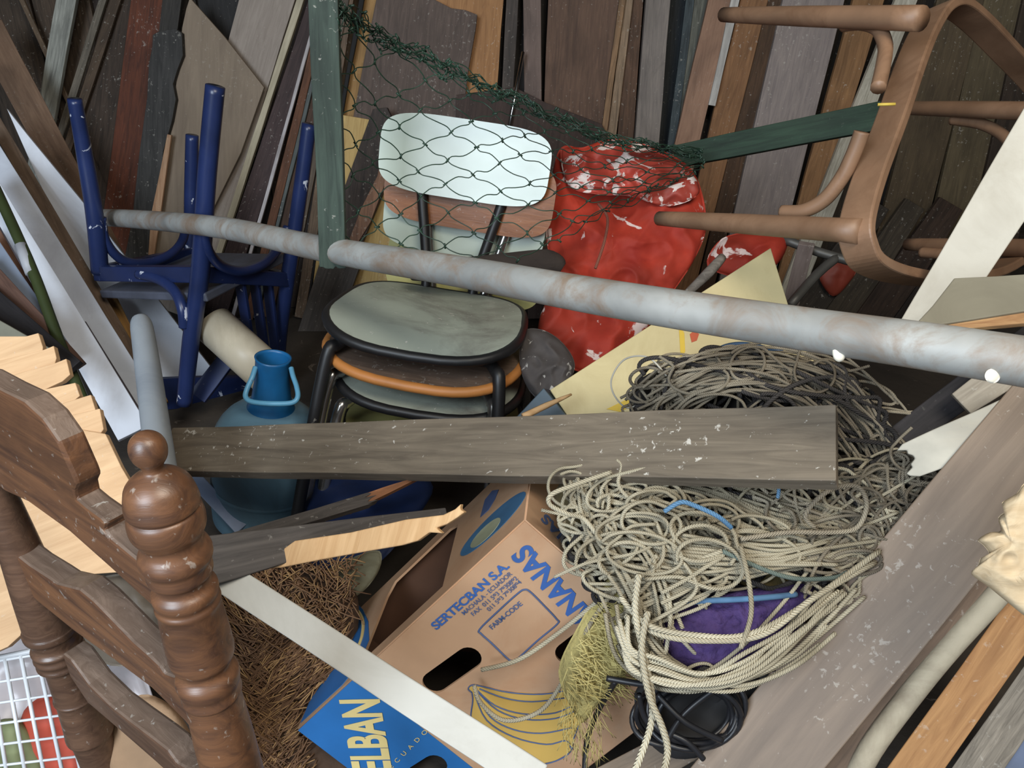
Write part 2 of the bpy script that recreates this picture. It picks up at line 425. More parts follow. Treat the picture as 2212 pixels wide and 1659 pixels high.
WB('batten', 'taupe narrow post left of the wide brown board', (1130, 1168, 0, 1133, 1171, 230), 5.4, (122, 104, 96), (100, 84, 78), th=.03)
tube('rod', [hit(1130, 112, *wplane(.16)), hit(1108, 232, *wplane(.16)), hit(1090, 330, *wplane(.16))], .006, paint((190, 190, 190), .2, 1, vary=.1), n=1); tag(bpy.data.objects['rod.001'], 'thin chrome rod left of the taupe narrow post', 'rod')
WB('board', 'wide brown board with a dark knot at top centre', (1176, 1350, 0, 1180, 1308, 275), 4.2, (112, 86, 70), (84, 64, 54), stain=.45)
WB('batten', 'light tan thin batten right of the wide brown board', (1338, 1352, 0, 1300, 1312, 275), 5.2, (158, 124, 92), th=.014)
WB('batten', 'light narrow batten with pointed end below the netting edge', (1345, 1358, 60, 1312, 1334, 285), 4.4, (164, 138, 112), th=.014)
WB('batten', 'mid brown batten left of the grey square batten', (1352, 1390, 0, 1334, 1368, 300), 3.6, (108, 80, 62), th=.02)
WB('batten', 'grey square batten with bluish right side', (1398, 1446, 0, 1370, 1426, 300), 5, (140, 130, 122), (112, 104, 100), th=.03)
WB('batten', 'slim dark blue-grey batten right of the black gap', (1482, 1500, 0, 1444, 1462, 300), 3.6, (78, 88, 92), th=.014)
# right
WB('board', 'greenish grey board left of the pinkish slanting batten', (1500, 1534, 0, 1462, 1492, 280), 3.2, (116, 116, 106), th=.015)
WB('batten', 'pinkish brown batten slanting down to the green bar', (1532, 1582, 0, 1456, 1512, 312), 6, (160, 126, 104), (136, 104, 86), th=.02, dust=.1)
WB('strip', 'chipped white strip with ragged lower end', (1568, 1592, 40, 1531, 1546, 228), 6.4, (196, 192, 186), (150, 146, 142), th=.01, botfix=True, rag=0)
WB('board', 'orange-brown board behind the upper stool leg', (1588, 1652, 40, 1530, 1582, 300), 5, (148, 108, 74), (116, 82, 56), stain=.4)
WB('batten', 'dark brown side board right of the orange-brown board', (1642, 1692, 40, 1584, 1622, 300), 4.4, (90, 66, 48))
WB('board', 'wide lilac-grey board behind the stool legs', (1690, 1826, 0, 1592, 1712, 440), 5.2, (150, 138, 132), (124, 114, 112), stain=.35)
WB('board', 'orange-tan board right of the lilac-grey wide board', (1832, 1910, 20, 1722, 1768, 455), 6, (150, 112, 76), (116, 84, 56), stain=.45)
WB('strip', 'crackled white-painted strip behind the curved stool brace', (1890, 1932, 120, 1748, 1800, 470), 7, (206, 200, 184), (150, 142, 126), th=.018, grain=1.6)
WB('board', 'dim brown board seen through the stool ring, left one', (2000, 2090, 120, 1880, 1985, 560), 6, (96, 82, 62), (74, 62, 48))
WB('board', 'olive-brown board seen through the middle of the stool ring', (2096, 2180, 120, 1995, 2080, 560), 5.4, (104, 92, 70), (80, 70, 54))
WB('board', 'dark brown board seen through the right of the stool ring', (2186, 2290, 120, 2086, 2190, 560), 6, (70, 58, 48), (50, 42, 36))
for j, (x1, x2, c, lb) in enumerate([(1800, 1870, (70, 62, 54), 'dark board under the stool, left one of four'), (1880, 1945, (82, 72, 60), 'dim board under the stool, second of four'), (1952, 2030, (74, 58, 48), 'dim board under the stool, third of four'), (2040, 2110, (60, 50, 44), 'darkest board under the stool, right one of four')]):
    WB('board', lb, (x1 + 70, x2 + 60, 440, x1 - 130, x2 - 110, 720), 8 + j * .4, c, topfix=True)

# ------------------------------------------------------------------ timber leaning at the left side
def LB(name, label, A, B, wa, wb, mat, th=.016, **k):
    a, b = P(*A), P(*B)
    return board(name, a, b, wa * A[2] / FPX, wb * B[2] / FPX, th, mat, label, k.pop('cat', 'board'), **k)
white = paint((226, 230, 240), .5, grime=(204, 206, 214), vary=.05)
white2 = paint((216, 222, 234), .4, grime=(186, 190, 202), vary=.08)
LB('plank', 'brown plank leaning down to the right above the white panels', (-30, 50, 2.40), (240, 560, 2.36), 62, 58, wood((132, 106, 86), (108, 84, 68), dust=.1))
ppoly('panel', 'white laminated panel leaning behind the blue chair', [(14, 234), (60, 292), (190, 450), (330, 632), (470, 812), (440, 880), (400, 880), (300, 760), (165, 575)], P(240, 520, 2.26), V((.25, -1, .35)).normalized(), .016, white, 'panel')
LB('strip', 'brown narrow strip lying between the two white panels', (-25, 238, 2.16), (332, 850, 2.08), 27, 30, wood((128, 106, 88), (98, 80, 66), dust=.1))
LB('offcut', 'ochre board offcut low behind the grey round bar', (215, 640, 2.16), (330, 880, 2.12), 60, 66, wood((170, 128, 70), (140, 100, 54)))
LB('channel', 'blue-white channel profile leaning right of the white plank', (-58, 288, 2.06), (312, 880, 1.99), 66, 62, white2)
LB('plank', 'long white dusty plank ending above the turned finial', (-40, 372, 1.93), (288, 935, 1.84), 40, 66, white)
LB('board', 'dark slate strip right of the white dusty plank', (170, 700, 1.98), (318, 945, 1.94), 30, 36, wood((92, 84, 88), (70, 64, 68), dust=0))
LB('strip', 'pale lilac board at left edge behind the green rod', (-60, 410, 2.0), (110, 760, 1.95), 70, 40, paint((200, 196, 206), .6, vary=.08))
LB('strip', 'brown strip at left edge under the pale lilac board', (-40, 470, 1.92), (130, 760, 1.86), 40, 36, wood((150, 112, 92), (120, 88, 70), dust=0))
LB('strip', 'shiny blue-white metal strip at the left edge', (-40, 505, 1.84), (150, 770, 1.8), 42, 26, paint((176, 190, 214), .3, .4, vary=.1))
LB('strip', 'dark brown lower strip beneath the shiny metal strip', (-40, 560, 1.78), (170, 790, 1.74), 30, 30, wood((110, 82, 70), (80, 58, 50), dust=0))
LB('plank', 'black plank low at the left edge above splintered plywood', (-60, 620, 1.74), (150, 800, 1.68), 60, 60, wood((48, 44, 46), (32, 30, 32), dust=0))
LB('board', 'grey-green board at left edge tucked under the black plank', (-80, 690, 1.66), (100, 770, 1.6), 70, 40, paint((140, 138, 122), .8))
t = root('rod', P(-60, 290, 1.86), 'dark green rod with a white tape band leaning at left', 'rod')
tube('shaft', PP((-60, 300, 1.88), (60, 560, 1.80), (125, 730, 1.75), (190, 890, 1.70)), .0125, paint((66, 76, 44), .4, vary=.2), t, n=4)
tube('tape', PP((45, 530, 1.808), (68, 590, 1.79)), .0136, paint((206, 208, 216), .5), t, n=1, label=None)

# ------------------------------------------------------------------ stacked school chairs
CH0 = Matrix(((.985, .110, .131, -.1619), (-.123, .988, .093, 1.4336), (-.119, -.107, .987, .4944), (0, 0, 0, 1)))
def superpts(wf, wb, d, e, n=48):
    out = []
    for i in range(n):
        a = 2 * math.pi * i / n; c, s = math.cos(a), math.sin(a)
        x = abs(c) ** (2 / e) * (1 if c > 0 else -1); y = abs(s) ** (2 / e) * (1 if s > 0 else -1)
        h = wf + (wb - wf) * (y + 1) / 2
        out.append((x * h, y * d))
    return out
def seat_z(x, y): return .010 * (x / .19) ** 2 - .016 * max(0, (-y - .08) / .1) ** 2 + .004
def dish(outl, th, zf, rings=8):
    mb = MB(); N = len(outl)
    for lay in (0, 1):
        for k in range(rings + 1):
            t = max(k / rings, .001)
            for x, y in outl:
                mb.v.append(V((x * t, y * t, zf(x * t, y * t) - lay * th))); mb.uv.append((x, y))
    for lay in (0, 1):
        for k in range(rings):
            b = lay * (rings + 1) * N + k * N
            for i in range(N):
                j = (i + 1) % N; mb.f.append((b + i, b + j, b + N + j, b + N + i))
    b1, b2 = rings * N, (rings + 1) * N + rings * N
    for i in range(N):
        j = (i + 1) % N; mb.f.append((b1 + i, b1 + j, b2 + j, b2 + i))
    return mb
def school_chair(M, label, seatm, edgem, backm, tubem, wide=1.0, legm=None):
    t = root('school_chair', M.translation, label, 'chair', 'stacked school chairs', M)
    o = superpts(.192 * wide, .174 * wide, .183, 3.3)
    s = dish(o, .016, seat_z).build('seat', seatm, t, M, True)
    s.modifiers.new('e', 'EDGE_SPLIT').split_angle = 1.0
    rim = [V((x * 1.012, y * 1.012, seat_z(x, y) - .009)) for x, y in o]
    MB().tube(rim, .0105, 8, True).build('edge_band', edgem, s, M, True)
    # backrest: curved plate
    bo = superpts(.184 * wide, .184 * wide, .083, 4.2, 56)
    bmx = Matrix.Translation((0, .222, .283)) @ Matrix.Rotation(math.radians(83), 4, 'X')
    bk = dish(bo, .010, lambda x, y: .014 * (x / .18) ** 2).build('backrest', backm, t, M @ bmx, True)
    bk.modifiers.new('e', 'EDGE_SPLIT').split_angle = 1.0
    lm = legm or tubem
    def T(name, pts, r=.0115): 
        tube(name, [M @ V(p) for p in pts], r, lm if 'leg' in name else tubem, t, 10, 6)
    for sx in (-1, 1):
        T('back_post', [(sx * .098, .240, .33), (sx * .092, .232, .22), (sx * .060, .200, .06), (sx * .052, .17, -.02), (sx * .06, .05, -.032)])
        T('front_leg', [(sx * .06, .05, -.034), (sx * .12, -.08, -.036), (sx * .152, -.125, -.045), (sx * .168, -.15, -.09), (sx * .20, -.20, -.44)], .0125)
        T('rear_leg', [(sx * .06, .10, -.036), (sx * .12, .13, -.038), (sx * .165, .16, -.06), (sx * .185, .185, -.11), (sx * .215, .24, -.44)], .0125)
    T('crossbar', [(-.125, .135, -.04), (0, .15, -.04), (.125, .135, -.04)], .009)
    return t
gl = paint((172, 178, 164), .45, grime=(116, 112, 104), vary=.1, chip=(214, 210, 200), chipt=.665, chips=60)
glb = paint((184, 195, 182), .22, vary=.06, chip=(120, 120, 110), chipt=.80, chips=22)
blk = paint((34, 33, 34), .45, chip=(120, 116, 110), chipt=.70, chips=34)
chrome = paint((190, 188, 184), .22, .9, grime=(96, 84, 74), vary=.2)
wd = wood((120, 100, 86), (92, 76, 66), rough=.5); org = paint((196, 128, 66), .5, vary=.15); wdb = wood((160, 104, 64), (128, 78, 46), rough=.4)
yel = paint((196, 190, 122), .5, grime=(160, 150, 90))
def sh(dx, dy, dz, yaw=0): return CH0 @ Matrix.Translation((dx, dy, dz)) @ Matrix.Rotation(yaw, 4, 'Z')
school_chair(sh(0, 0, 0), 'topmost school chair with pale green laminate seat, black rim and black tube legs', gl, blk, glb, blk)
school_chair(sh(.004, .020, -.068, -.05), 'second school chair in the stack, brown wood seat with orange edge', wd, org, wdb, chrome, 1.03)
school_chair(sh(.012, .045, -.135, .02), 'third school chair in the stack, grey-green seat with black rim under the wooden one', gl, blk, glb, chrome)
school_chair(sh(.02, .072, -.255, .02), 'lowest school chair in the stack, yellow backrest peeking below the iron pipe', yel, blk, yel, chrome)

# ------------------------------------------------------------------ upturned blue chair
blue = paint((38, 52, 98), .32, chip=(210, 214, 226), chipt=.655, chips=18, vary=.25)
N_, L_, R_, F_ = P(432, 592, 1.85), P(215, 590, 2.05), P(622, 604, 2.18), P(414, 548, 2.38)
t = root('bentwood_chair', P(420, 880, 2.05), 'dark blue bentwood chair turned upside down with its legs in the air', 'chair')
tube('back_post', PP((465, 186, 1.65), (447, 380, 1.74), (432, 592, 1.85), (412, 740, 1.93), (398, 872, 2.01)), [.0205, .021, .022, .021, .019], blue, t, 14)
tube('back_post', PP((668, 268, 2.0), (648, 420, 2.08), (622, 600, 2.18), (606, 720, 2.26), (598, 850, 2.33)), [.019, .02, .021, .02, .018], blue, t, 14)
tube('leg', PP((161, 214, 1.84), (182, 330, 1.91), (205, 470, 1.98), (216, 588, 2.05)), [.0165, .019, .0215, .022], blue, t, 14)
tube('leg', PP((415, 292, 2.23), (413, 420, 2.31), (412, 545, 2.385)), [.018, .02, .021], blue, t, 14)
# seat frame: four rails and the pale plywood underneath
def rail(a, b, h, th, m, nm='seat_rail'):
    M = frame(a, b - a, V((0, 0, 1)).cross(b - a)); L = (b - a).length
    return MB().box((-.012, -h / 2, -th / 2), (L + .012, h / 2, th / 2)).build(nm, m, t, M, False, .003)
for a, b in ((L_, N_), (N_, R_), (R_, F_), (F_, L_)): rail(a, b, .040, .022, blue)
c4 = [p + (p - (N_ + L_ + R_ + F_) / 4) * .06 - V((0, 0, .032)) for p in (L_, N_, R_, F_)]
Ms = frame((N_ + F_) / 2 - V((0, 0, .032)), N_ - L_, V((0, 0, 1))); Mi = Ms.inverted()
MB().prism([(Mi @ p).to_2d() for p in c4], -.012, .010).build('seat', paint((98, 102, 118), .6, grime=(70, 70, 76)), t, Ms, False, .004)
# curved braces
def brace(*pts, r=.0125): tube('brace', PP(*pts), r, blue, t, 10, 8)
brace((219, 470, 1.99), (228, 520, 2.02), (262, 560, 2.07), (310, 568, 2.13), (362, 553, 2.2), (394, 520, 2.26), (404, 470, 2.28))
brace((440, 500, 1.79), (452, 545, 1.82), (480, 575, 1.88), (525, 586, 1.95), (570, 570, 2.03), (602, 535, 2.10), (622, 490, 2.11))
brace((300, 592, 1.96), (345, 604, 1.92), (378, 630, 1.89), (394, 668, 1.88), (398, 706, 1.90), r=.0135)
LB('strip', 'blue-white strip end sticking out under the left end of the grey plank', (380, 990, 1.62), (522, 1142, 1.60), 30, 30, paint((150, 166, 196), .5), .01, cat='strip')
crest = board('crest_rail', P(276, 858, 2.10), P(640, 848, 2.40), .095, .095, .018, blue, None, nrm=V((-.25, -1, .25)), parent=t, curve=-.02)
for i, (x1, x2, d) in enumerate(((517, 556, 2.0), (549, 584, 2.07), (578, 604, 2.13))):
    board('slat', P(x1 - 4, 596, d), P(x2, 860, d + .17), .030, .028, .010, blue, None, nrm=V((-.4, -1, .2)), parent=t)
board('diagonal_brace', P(425, 858, 2.06), P(506, 752, 2.08), .05, .05, .014, blue, None, nrm=V((-.25, -1, .25)), parent=t)

# ------------------------------------------------------------------ gas bottle, pvc pipe, grey bar
base = hit(575, 1130, V(), V((0, 0, 1))); topp = P(590, 772, 1.555)
ax = (topp - base).normalized(); H = (topp - base).length
Mg = frame(base, ax, V((0, -1, 0))) @ Matrix.Rotation(math.radians(90), 4, 'Y')  # local z along the axis
Mg = Matrix.Translation(base) @ ax.to_track_quat('Z', 'Y').to_matrix().to_4x4()
gb = paint((112, 150, 172), .45, grime=(92, 116, 128), vary=.2)
gb2 = paint((30, 110, 170), .4, chip=(110, 84, 66), chipt=.70, chips=14, grime=(40, 90, 130))
t = root('gas_bottle', base, 'blue steel gas bottle with an open collar and ring handle', 'gas bottle', None, Mg)
pr = [(.06, 0), (.10, .008), (.114, .03), (.117, .06), (.117, .215)]
for k in range(1, 9):
    a = math.pi / 2 * k / 8; pr.append((.03 + .087 * math.cos(a), .215 + .095 * math.sin(a)))
body = MB().lathe(pr, 48).build('body', gb, t, Mg, True)
MB().lathe([(.1175, .118), (.119, .121), (.119, .125), (.1175, .128)], 48, False, False).build('weld_seam', gb, t, Mg, True)
cl = [(.052, H - .125), (.040, H - .095), (.0345, H - .05), (.0345, H - .006), (.0365, H), (.0325, H), (.0315, H - .006), (.0315, H - .06)]
collar = MB().lathe(cl, 36, False, False).build('collar', gb2, t, Mg, True)
MB().lathe([(.002, H - .030), (.02, H - .030), (.022, H - .034), (.022, H - .07)], 24, False, False).build('valve', paint((120, 112, 104), .7, grime=(80, 70, 60)), t, Mg, True)
tube('handle', PP((552, 793, 1.54), (545, 815, 1.53), (533, 842, 1.525), (531, 858, 1.52), (545, 868, 1.515), (588, 872, 1.51), (630, 870, 1.515), (643, 858, 1.52), (641, 836, 1.53), (633, 812, 1.54), (629, 795, 1.55)), .0052, paint((110, 178, 214), .4, chip=(120, 90, 74), chipt=.68, chips=22), t, 10)
fc = paint((84, 128, 156), .5)
for s_, x0 in (('P', 690), ('Z', 745)): pass
a_, b_ = P(462, 702, 1.98), P(590, 818, 1.93)
Mp = Matrix.Translation(a_) @ (b_ - a_).to_track_quat('Z', 'Y').to_matrix().to_4x4(); Lp = (b_ - a_).length
MB().lathe([(.046, .0), (.0525, .0), (.0525, Lp), (.046, Lp), (.046, .0)], 36, False, False).build('pipe', paint((222, 210, 186), .4, grime=(190, 176, 150), vary=.06, chip=(120, 110, 100), chipt=.77, chips=18), None, Mp, True)
tag(bpy.data.objects['pipe'], 'short cream plastic pipe leaning behind the blue gas bottle', 'pipe')
o = tube('round_bar', PP((303, 690, 1.36), (307, 712, 1.345), (320, 800, 1.28), (340, 950, 1.17), (352, 1040, 1.11)), [.0145, .019, .0205, .0215, .022], paint((150, 156, 162), .6, grime=(122, 128, 136), vary=.1), n=5, res=16)
tag(o, 'rounded grey bar standing behind the turned finial', 'bar')

# ------------------------------------------------------------------ iron pipe, grey plank, broken boards
rust = paint((172, 172, 168), .55, .1, chip=(226, 220, 206), chipt=.70, chips=11, grime=(134, 110, 88), vary=.25, gs=11, gt=.45)
pts = [(225, 470, 2.16), (300, 474, 1.96), (480, 492, 1.655), (700, 538, 1.40), (1000, 588, 1.14), (1300, 642, .975), (1700, 705, .84), (2000, 748, .755), (2330, 800, .68), (3000, 906, .56)]
o = tube('pipe', PP(*pts), .0235, rust, n=6, res=20); tag(o, 'long rusty galvanised iron pipe crossing the whole pile', 'pipe')
for x, y, d, rx, ry in ((1813, 762, .796, 15, 20), (2144, 812, .704, 17, 16), (1398, 636, .934, 26, 9), (1180, 602, 1.02, 22, 8)):
    pillow('paint_blob', [P(x + rx * math.cos(a), y + ry * math.sin(a), d) for a in [k * math.pi / 4 for k in range(8)]], paint((226, 220, 204), .7, vary=.05), .003, None, None, .002, 60, 4, 3, parent=o)
gp = wood((130, 118, 102), (98, 88, 76), dust=.75, stain=.35, grain=.8)
board('plank', P(352, 970, 1.42), P(1806, 953, .895), .088, .098, .028, gp, 'weathered grey plank lying level across the middle of the pile', 'plank', nrm=V((0, -.56, .83)), wavy=.0025, twist=0)
dkw = wood((92, 86, 82), (62, 58, 56), dust=.2); raw = wood((222, 184, 138), (196, 154, 108), dust=0, stain=.1)
t = root('broken_board', P(470, 1160, 1.0), 'thin broken charcoal board with a torn brown end, below the grey plank', 'board')
board('weathered_side', P(420, 1188, .93), P(800, 1076, 1.12), .016, .019, .014, dkw, parent=t, nrm=V((0, -.6, .8)), ragB=.03)
board('torn_end', P(752, 1092, 1.10), P(905, 1030, 1.18), .020, .004, .010, wood((170, 116, 80), (120, 80, 56), dust=0), parent=t, nrm=V((0, -.6, .8)), ragA=.03, ragB=.02)
t = root('broken_board', P(470, 1220, .9), 'wide broken charcoal board with long pale torn wood at its end', 'board')
board('weathered_side', P(400, 1222, .86), P(965, 1104, 1.06), .058, .010, .016, dkw, parent=t, nrm=V((0, -.75, .66)), wavy=.003)
n_ = V((0, -.75, .66)).normalized()
ppoly('torn_wood', None, [(573, 1228), (580, 1205), (612, 1188), (640, 1168), (760, 1150), (880, 1122), (960, 1112), (985, 1100), (998, 1088), (996, 1100), (1006, 1106), (990, 1118), (968, 1132), (945, 1140), (958, 1152), (930, 1150), (905, 1168), (870, 1178), (800, 1190), (700, 1208), (610, 1226)], P(640, 1180, .925), V((-.28, -.76, .58)).normalized(), .010, raw, parent=t, lift=.004)

# ------------------------------------------------------------------ green gate frame with wire netting
grn = wood((74, 88, 78), (50, 60, 54), dust=.4, stain=.5)
grn2 = paint((30, 62, 46), .5, vary=.3)
t = root('wire_gate', P(715, 560, 1.36), 'broken green wooden frame with torn chicken wire hanging from it', 'gate')
board('post', P(720, 578, 1.365), P(696, -60, 1.16), .046, .044, .030, grn, parent=t, nrm=V((.1, -1, .1)), ragA=.006, wavy=.002)
board('rail', P(1455, 338, 1.86), P(1905, 248, 1.66), .052, .060, .03, wood((50, 72, 56), (34, 48, 38), dust=.05), parent=t, nrm=V((-.2, -1, .35)))
ctrl = [[(735, 8, 1.20), (850, 70, 1.34), (1000, 155, 1.45), (1150, 222, 1.54), (1300, 285, 1.62), (1510, 330, 1.74)],
        [(730, 150, 1.24), (850, 215, 1.38), (1000, 240, 1.46), (1150, 285, 1.52), (1300, 335, 1.60), (1520, 345, 1.74)],
        [(730, 300, 1.29), (850, 330, 1.41), (1000, 345, 1.47), (1160, 370, 1.52), (1330, 390, 1.58), (1520, 355, 1.73)],
        [(735, 440, 1.33), (850, 440, 1.42), (1000, 450, 1.46), (1170, 455, 1.50), (1330, 430, 1.56), (1500, 375, 1.71)],
        [(740, 555, 1.37), (850, 550, 1.40), (1000, 558, 1.41), (1140, 560, 1.43), (1260, 485, 1.53), (1420, 400, 1.66)]]
G = [[P(*p) for p in r] for r in ctrl]
def cr(p0, p1, p2, p3, t): return .5 * ((2 * p1) + (p2 - p0) * t + (2 * p0 - 5 * p1 + 4 * p2 - p3) * t * t + (3 * p1 - p0 - 3 * p2 + p3) * t ** 3)
def ev(row, u):
    n = len(row) - 1; x = min(max(u, 0), 1) * n; i = min(int(x), n - 1)
    return cr(row[max(i - 1, 0)], row[i], row[i + 1], row[min(i + 2, n)], x - i)
def net(u, v): return ev([ev(r, u) for r in G], v)
wm = paint((42, 72, 56), .5, vary=.4, chip=(90, 74, 60), chipt=.7)
def weave(fu, nu, nv, r, jit, bul, seed):
    rd = random.Random(seed); mb = MB(); nodes = {}
    for i in range(nu + 1):
        for j in range(nv + 1):
            if (i + j) % 2 == 0:
                nodes[i, j] = fu(min(1, max(0, i / nu + rd.uniform(-jit, jit) / nu)), min(1, max(0, j / nv + rd.uniform(-jit, jit) / nv)))
    for (i, j), p in nodes.items():
        for di in (-1, 1):
            q = nodes.get((i + di, j + 1))
            if q is None: continue
            d = q - p; L = d.length
            n = (CAM - p).normalized(); s = d.cross(n).normalized()
            a = rd.uniform(-.10, .10) * L; b = rd.uniform(-.10, .10) * L
            mb.tube(smooth_path([p, p + d * .18 + s * L * .05 * di, p + d * .5 + s * a + n * bul * L * rd.uniform(-1, 1), p + d * .82 - s * L * .05 * di, q], 3), r, 5)
        e = (net(.5, .5) - net(.45, .5)).normalized()
        k = V((rd.uniform(-1, 1), rd.uniform(-.3, .3), rd.uniform(-1, 1))).normalized() * .005
        mb.tube([p - k, p, p + k], r * 1.9, 6)
    return mb
w1 = weave(net, 14, 14, .00105, .18, .12, 3)
# the upper edge is folded over on itself into a dense band
def fold(u, v):
    p = net(u, .0 + .085 * abs(math.sin(v * 7 + u * 9))); k = .012 * math.sin(v * 23 + u * 31)
    return p + V((0, -.02 * v, k))
w2 = weave(fold, 24, 6, .001, .4, .3, 5); w3 = weave(fold, 18, 6, .001, .45, .4, 9)
for m_ in (w2, w3):
    b = len(w1.v); w1.v += m_.v; w1.uv += m_.uv; w1.f += [tuple(i + b for i in f) for f in m_.f]
w1.build('netting', wm, t, None, True)

# ------------------------------------------------------------------ rustic ladder-back chair in the foreground
def zaxis(x0, y0, d0):
    """vertical axis through a photo pixel at depth d0; returns foot point and py -> (z, depth)"""
    p = P(x0, y0, d0)
    def at(py):
        k = (829.5 - py) / FPX; d = p.y / (math.cos(PITCH) + k * math.sin(PITCH))
        return 1.1 + d * (-math.sin(PITCH) + k * math.cos(PITCH)), d
    return V((p.x, p.y, 0)), at
oak = wood((126, 86, 58), (72, 50, 40), rough=.4, dust=.3, stain=.6, spec=.6, grain=.6)
oakd = wood((112, 84, 66), (80, 58, 46), rough=.35, dust=.25, stain=.5, spec=.6)
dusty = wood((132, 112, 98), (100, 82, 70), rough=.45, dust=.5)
rf, ra = zaxis(319, 968, .53)
lf, la = zaxis(112, 1365, .88)
t = root('ladder_back_chair', (rf + lf) / 2, 'brown turned wooden ladder-back chair in the left foreground', 'chair')
def turned(foot, at, prof, mat, name='post'):
    pr = []
    for py, wpx in prof:
        z, d = at(py); pr.append((wpx / 2 * d / FPX * .97, z))
    pr.sort(key=lambda q: q[1])
    # smooth resample
    sp = smooth_path([V((r, 0, z)) for r, z in pr], 4)
    pr2 = [(max(.001, p.x), p.z) for p in sp]
    z0 = pr2[0][1]; r0 = pr2[0][0]
    pr2 = [(r0 * .9, .012), (r0 * 1.0, z0 * .5)] + pr2
    return MB().lathe(pr2, 40).build(name, mat, t, Matrix.Translation(foot), True)
turned(rf, ra, [(933, 4), (938, 40), (950, 70), (968, 82), (988, 74), (1004, 50), (1012, 46), (1018, 56), (1030, 104), (1045, 138), (1062, 152), (1080, 160), (1092, 160), (1098, 150), (1104, 160), (1120, 166), (1138, 162), (1150, 148), (1160, 136), (1172, 138), (1182, 150), (1192, 158), (1204, 156), (1214, 144), (1222, 142), (1236, 140), (1246, 122), (1258, 120), (1268, 140), (1280, 142), (1290, 134), (1298, 142), (1310, 136), (1330, 138), (1370, 141), (1410, 140), (1422, 128), (1430, 112), (1440, 112), (1452, 134), (1466, 136), (1480, 126), (1494, 130), (1500, 120), (1540, 122), (1600, 126), (1700, 126)], oak)
turned(lf, la, [(1010, 60), (1100, 74), (1200, 88), (1290, 100), (1345, 106), (1352, 113), (1362, 112), (1368, 98), (1384, 92), (1392, 106), (1400, 100), (1408, 106), (1416, 98), (1424, 104), (1434, 84), (1470, 84), (1494, 86), (1500, 92), (1508, 86), (1560, 94), (1574, 98), (1582, 98), (1590, 86), (1640, 82), (1700, 84)], oakd)
sd = lf - rf; sn = V((sd.y, -sd.x, 0)).normalized()
if sn.dot(CAM - rf) < 0: sn = -sn
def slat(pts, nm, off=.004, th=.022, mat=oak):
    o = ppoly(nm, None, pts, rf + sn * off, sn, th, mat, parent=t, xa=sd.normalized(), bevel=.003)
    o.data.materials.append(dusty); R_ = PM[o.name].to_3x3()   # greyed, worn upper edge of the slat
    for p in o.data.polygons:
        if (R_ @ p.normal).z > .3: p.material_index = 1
    return o
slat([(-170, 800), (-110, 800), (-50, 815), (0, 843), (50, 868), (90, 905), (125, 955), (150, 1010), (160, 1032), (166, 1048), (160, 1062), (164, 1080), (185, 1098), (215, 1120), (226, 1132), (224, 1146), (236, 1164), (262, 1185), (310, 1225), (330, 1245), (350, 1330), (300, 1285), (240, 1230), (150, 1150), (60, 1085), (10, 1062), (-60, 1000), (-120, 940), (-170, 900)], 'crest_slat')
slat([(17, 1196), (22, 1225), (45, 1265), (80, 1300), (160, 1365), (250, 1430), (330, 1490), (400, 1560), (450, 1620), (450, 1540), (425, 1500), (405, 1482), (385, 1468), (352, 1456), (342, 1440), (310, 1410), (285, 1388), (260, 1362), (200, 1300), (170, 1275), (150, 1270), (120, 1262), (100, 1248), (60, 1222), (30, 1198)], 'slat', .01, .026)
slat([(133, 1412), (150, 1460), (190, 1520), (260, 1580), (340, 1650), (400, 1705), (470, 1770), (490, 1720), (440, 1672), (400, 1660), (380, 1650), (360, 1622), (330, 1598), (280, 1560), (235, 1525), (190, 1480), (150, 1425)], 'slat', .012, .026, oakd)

# ------------------------------------------------------------------ splintered plywood, wire basket
ply = wood((222, 184, 142), (196, 156, 116), dust=.25, stain=.12, grain=.5)
pn = V((.15, -.70, .70)).normalized()
t = root('plywood_sheet', P(100, 1000, 1.12), 'thick pale plywood sheet with a stepped splintered edge at the left', 'sheet')
edges = [[(-120, 722), (60, 728), (88, 722), (98, 752), (96, 780), (-120, 850)], [(-120, 800), (98, 758), (122, 750), (128, 776), (120, 800), (-120, 880)], [(-120, 840), (120, 788), (150, 778), (158, 812), (140, 826), (-120, 930)],
         [(-120, 900), (100, 842), (170, 830), (180, 858), (150, 880), (-120, 960)], [(-120, 930), (140, 872), (204, 856), (214, 888), (190, 900), (-120, 1010)], [(-120, 1000), (150, 900), (224, 886), (232, 930), (200, 970), (-120, 1060)],
         [(-120, 1040), (180, 930), (236, 940), (270, 1010), (330, 1110), (345, 1290), (262, 1236), (200, 1240), (120, 1300), (0, 1400), (-120, 1450)]]
for i, e in enumerate(edges):
    ppoly('veneer_step' if i < 6 else 'sheet_face', None, e, P(100, 1000, 1.12) - pn * .004 * (6 - i) * 1.0, pn, .012, ply, parent=t, xa=V((1, .3, .3)), bevel=.001)
wire = paint((225, 228, 232), .4, vary=.05)
bn = V((.25, -.75, .55)).normalized(); bp = P(100, 1520, 1.12)
t = root('wire_basket', bp, 'white wire basket at the bottom left corner holding rags', 'basket')
def line(nm, p, q, r): tube(nm, [hit(*p, bp, bn), hit(*q, bp, bn)], r, wire, t, 8, 1)
for i in range(8):
    x = -95 + i * 35; line('upright_wire', (x, 1432 - i * 4), (x + 36 + i * 6, 1720), .0028)
for j in range(8): line('cross_wire', (-110, 1446 + j * 44), (235 + j * 6, 1388 + j * 47), .0019)
tube('rim', [hit(*p, bp, bn) for p in ((-110, 1440), (60, 1408), (150, 1385), (240, 1372))], .004, wire, t, 10, 4)
hb = bp - bn * .16
tube('rear_rim', [hit(*p, hb, bn) for p in ((-110, 1400), (60, 1345), (240, 1330))], .004, wire, t, 10, 3)
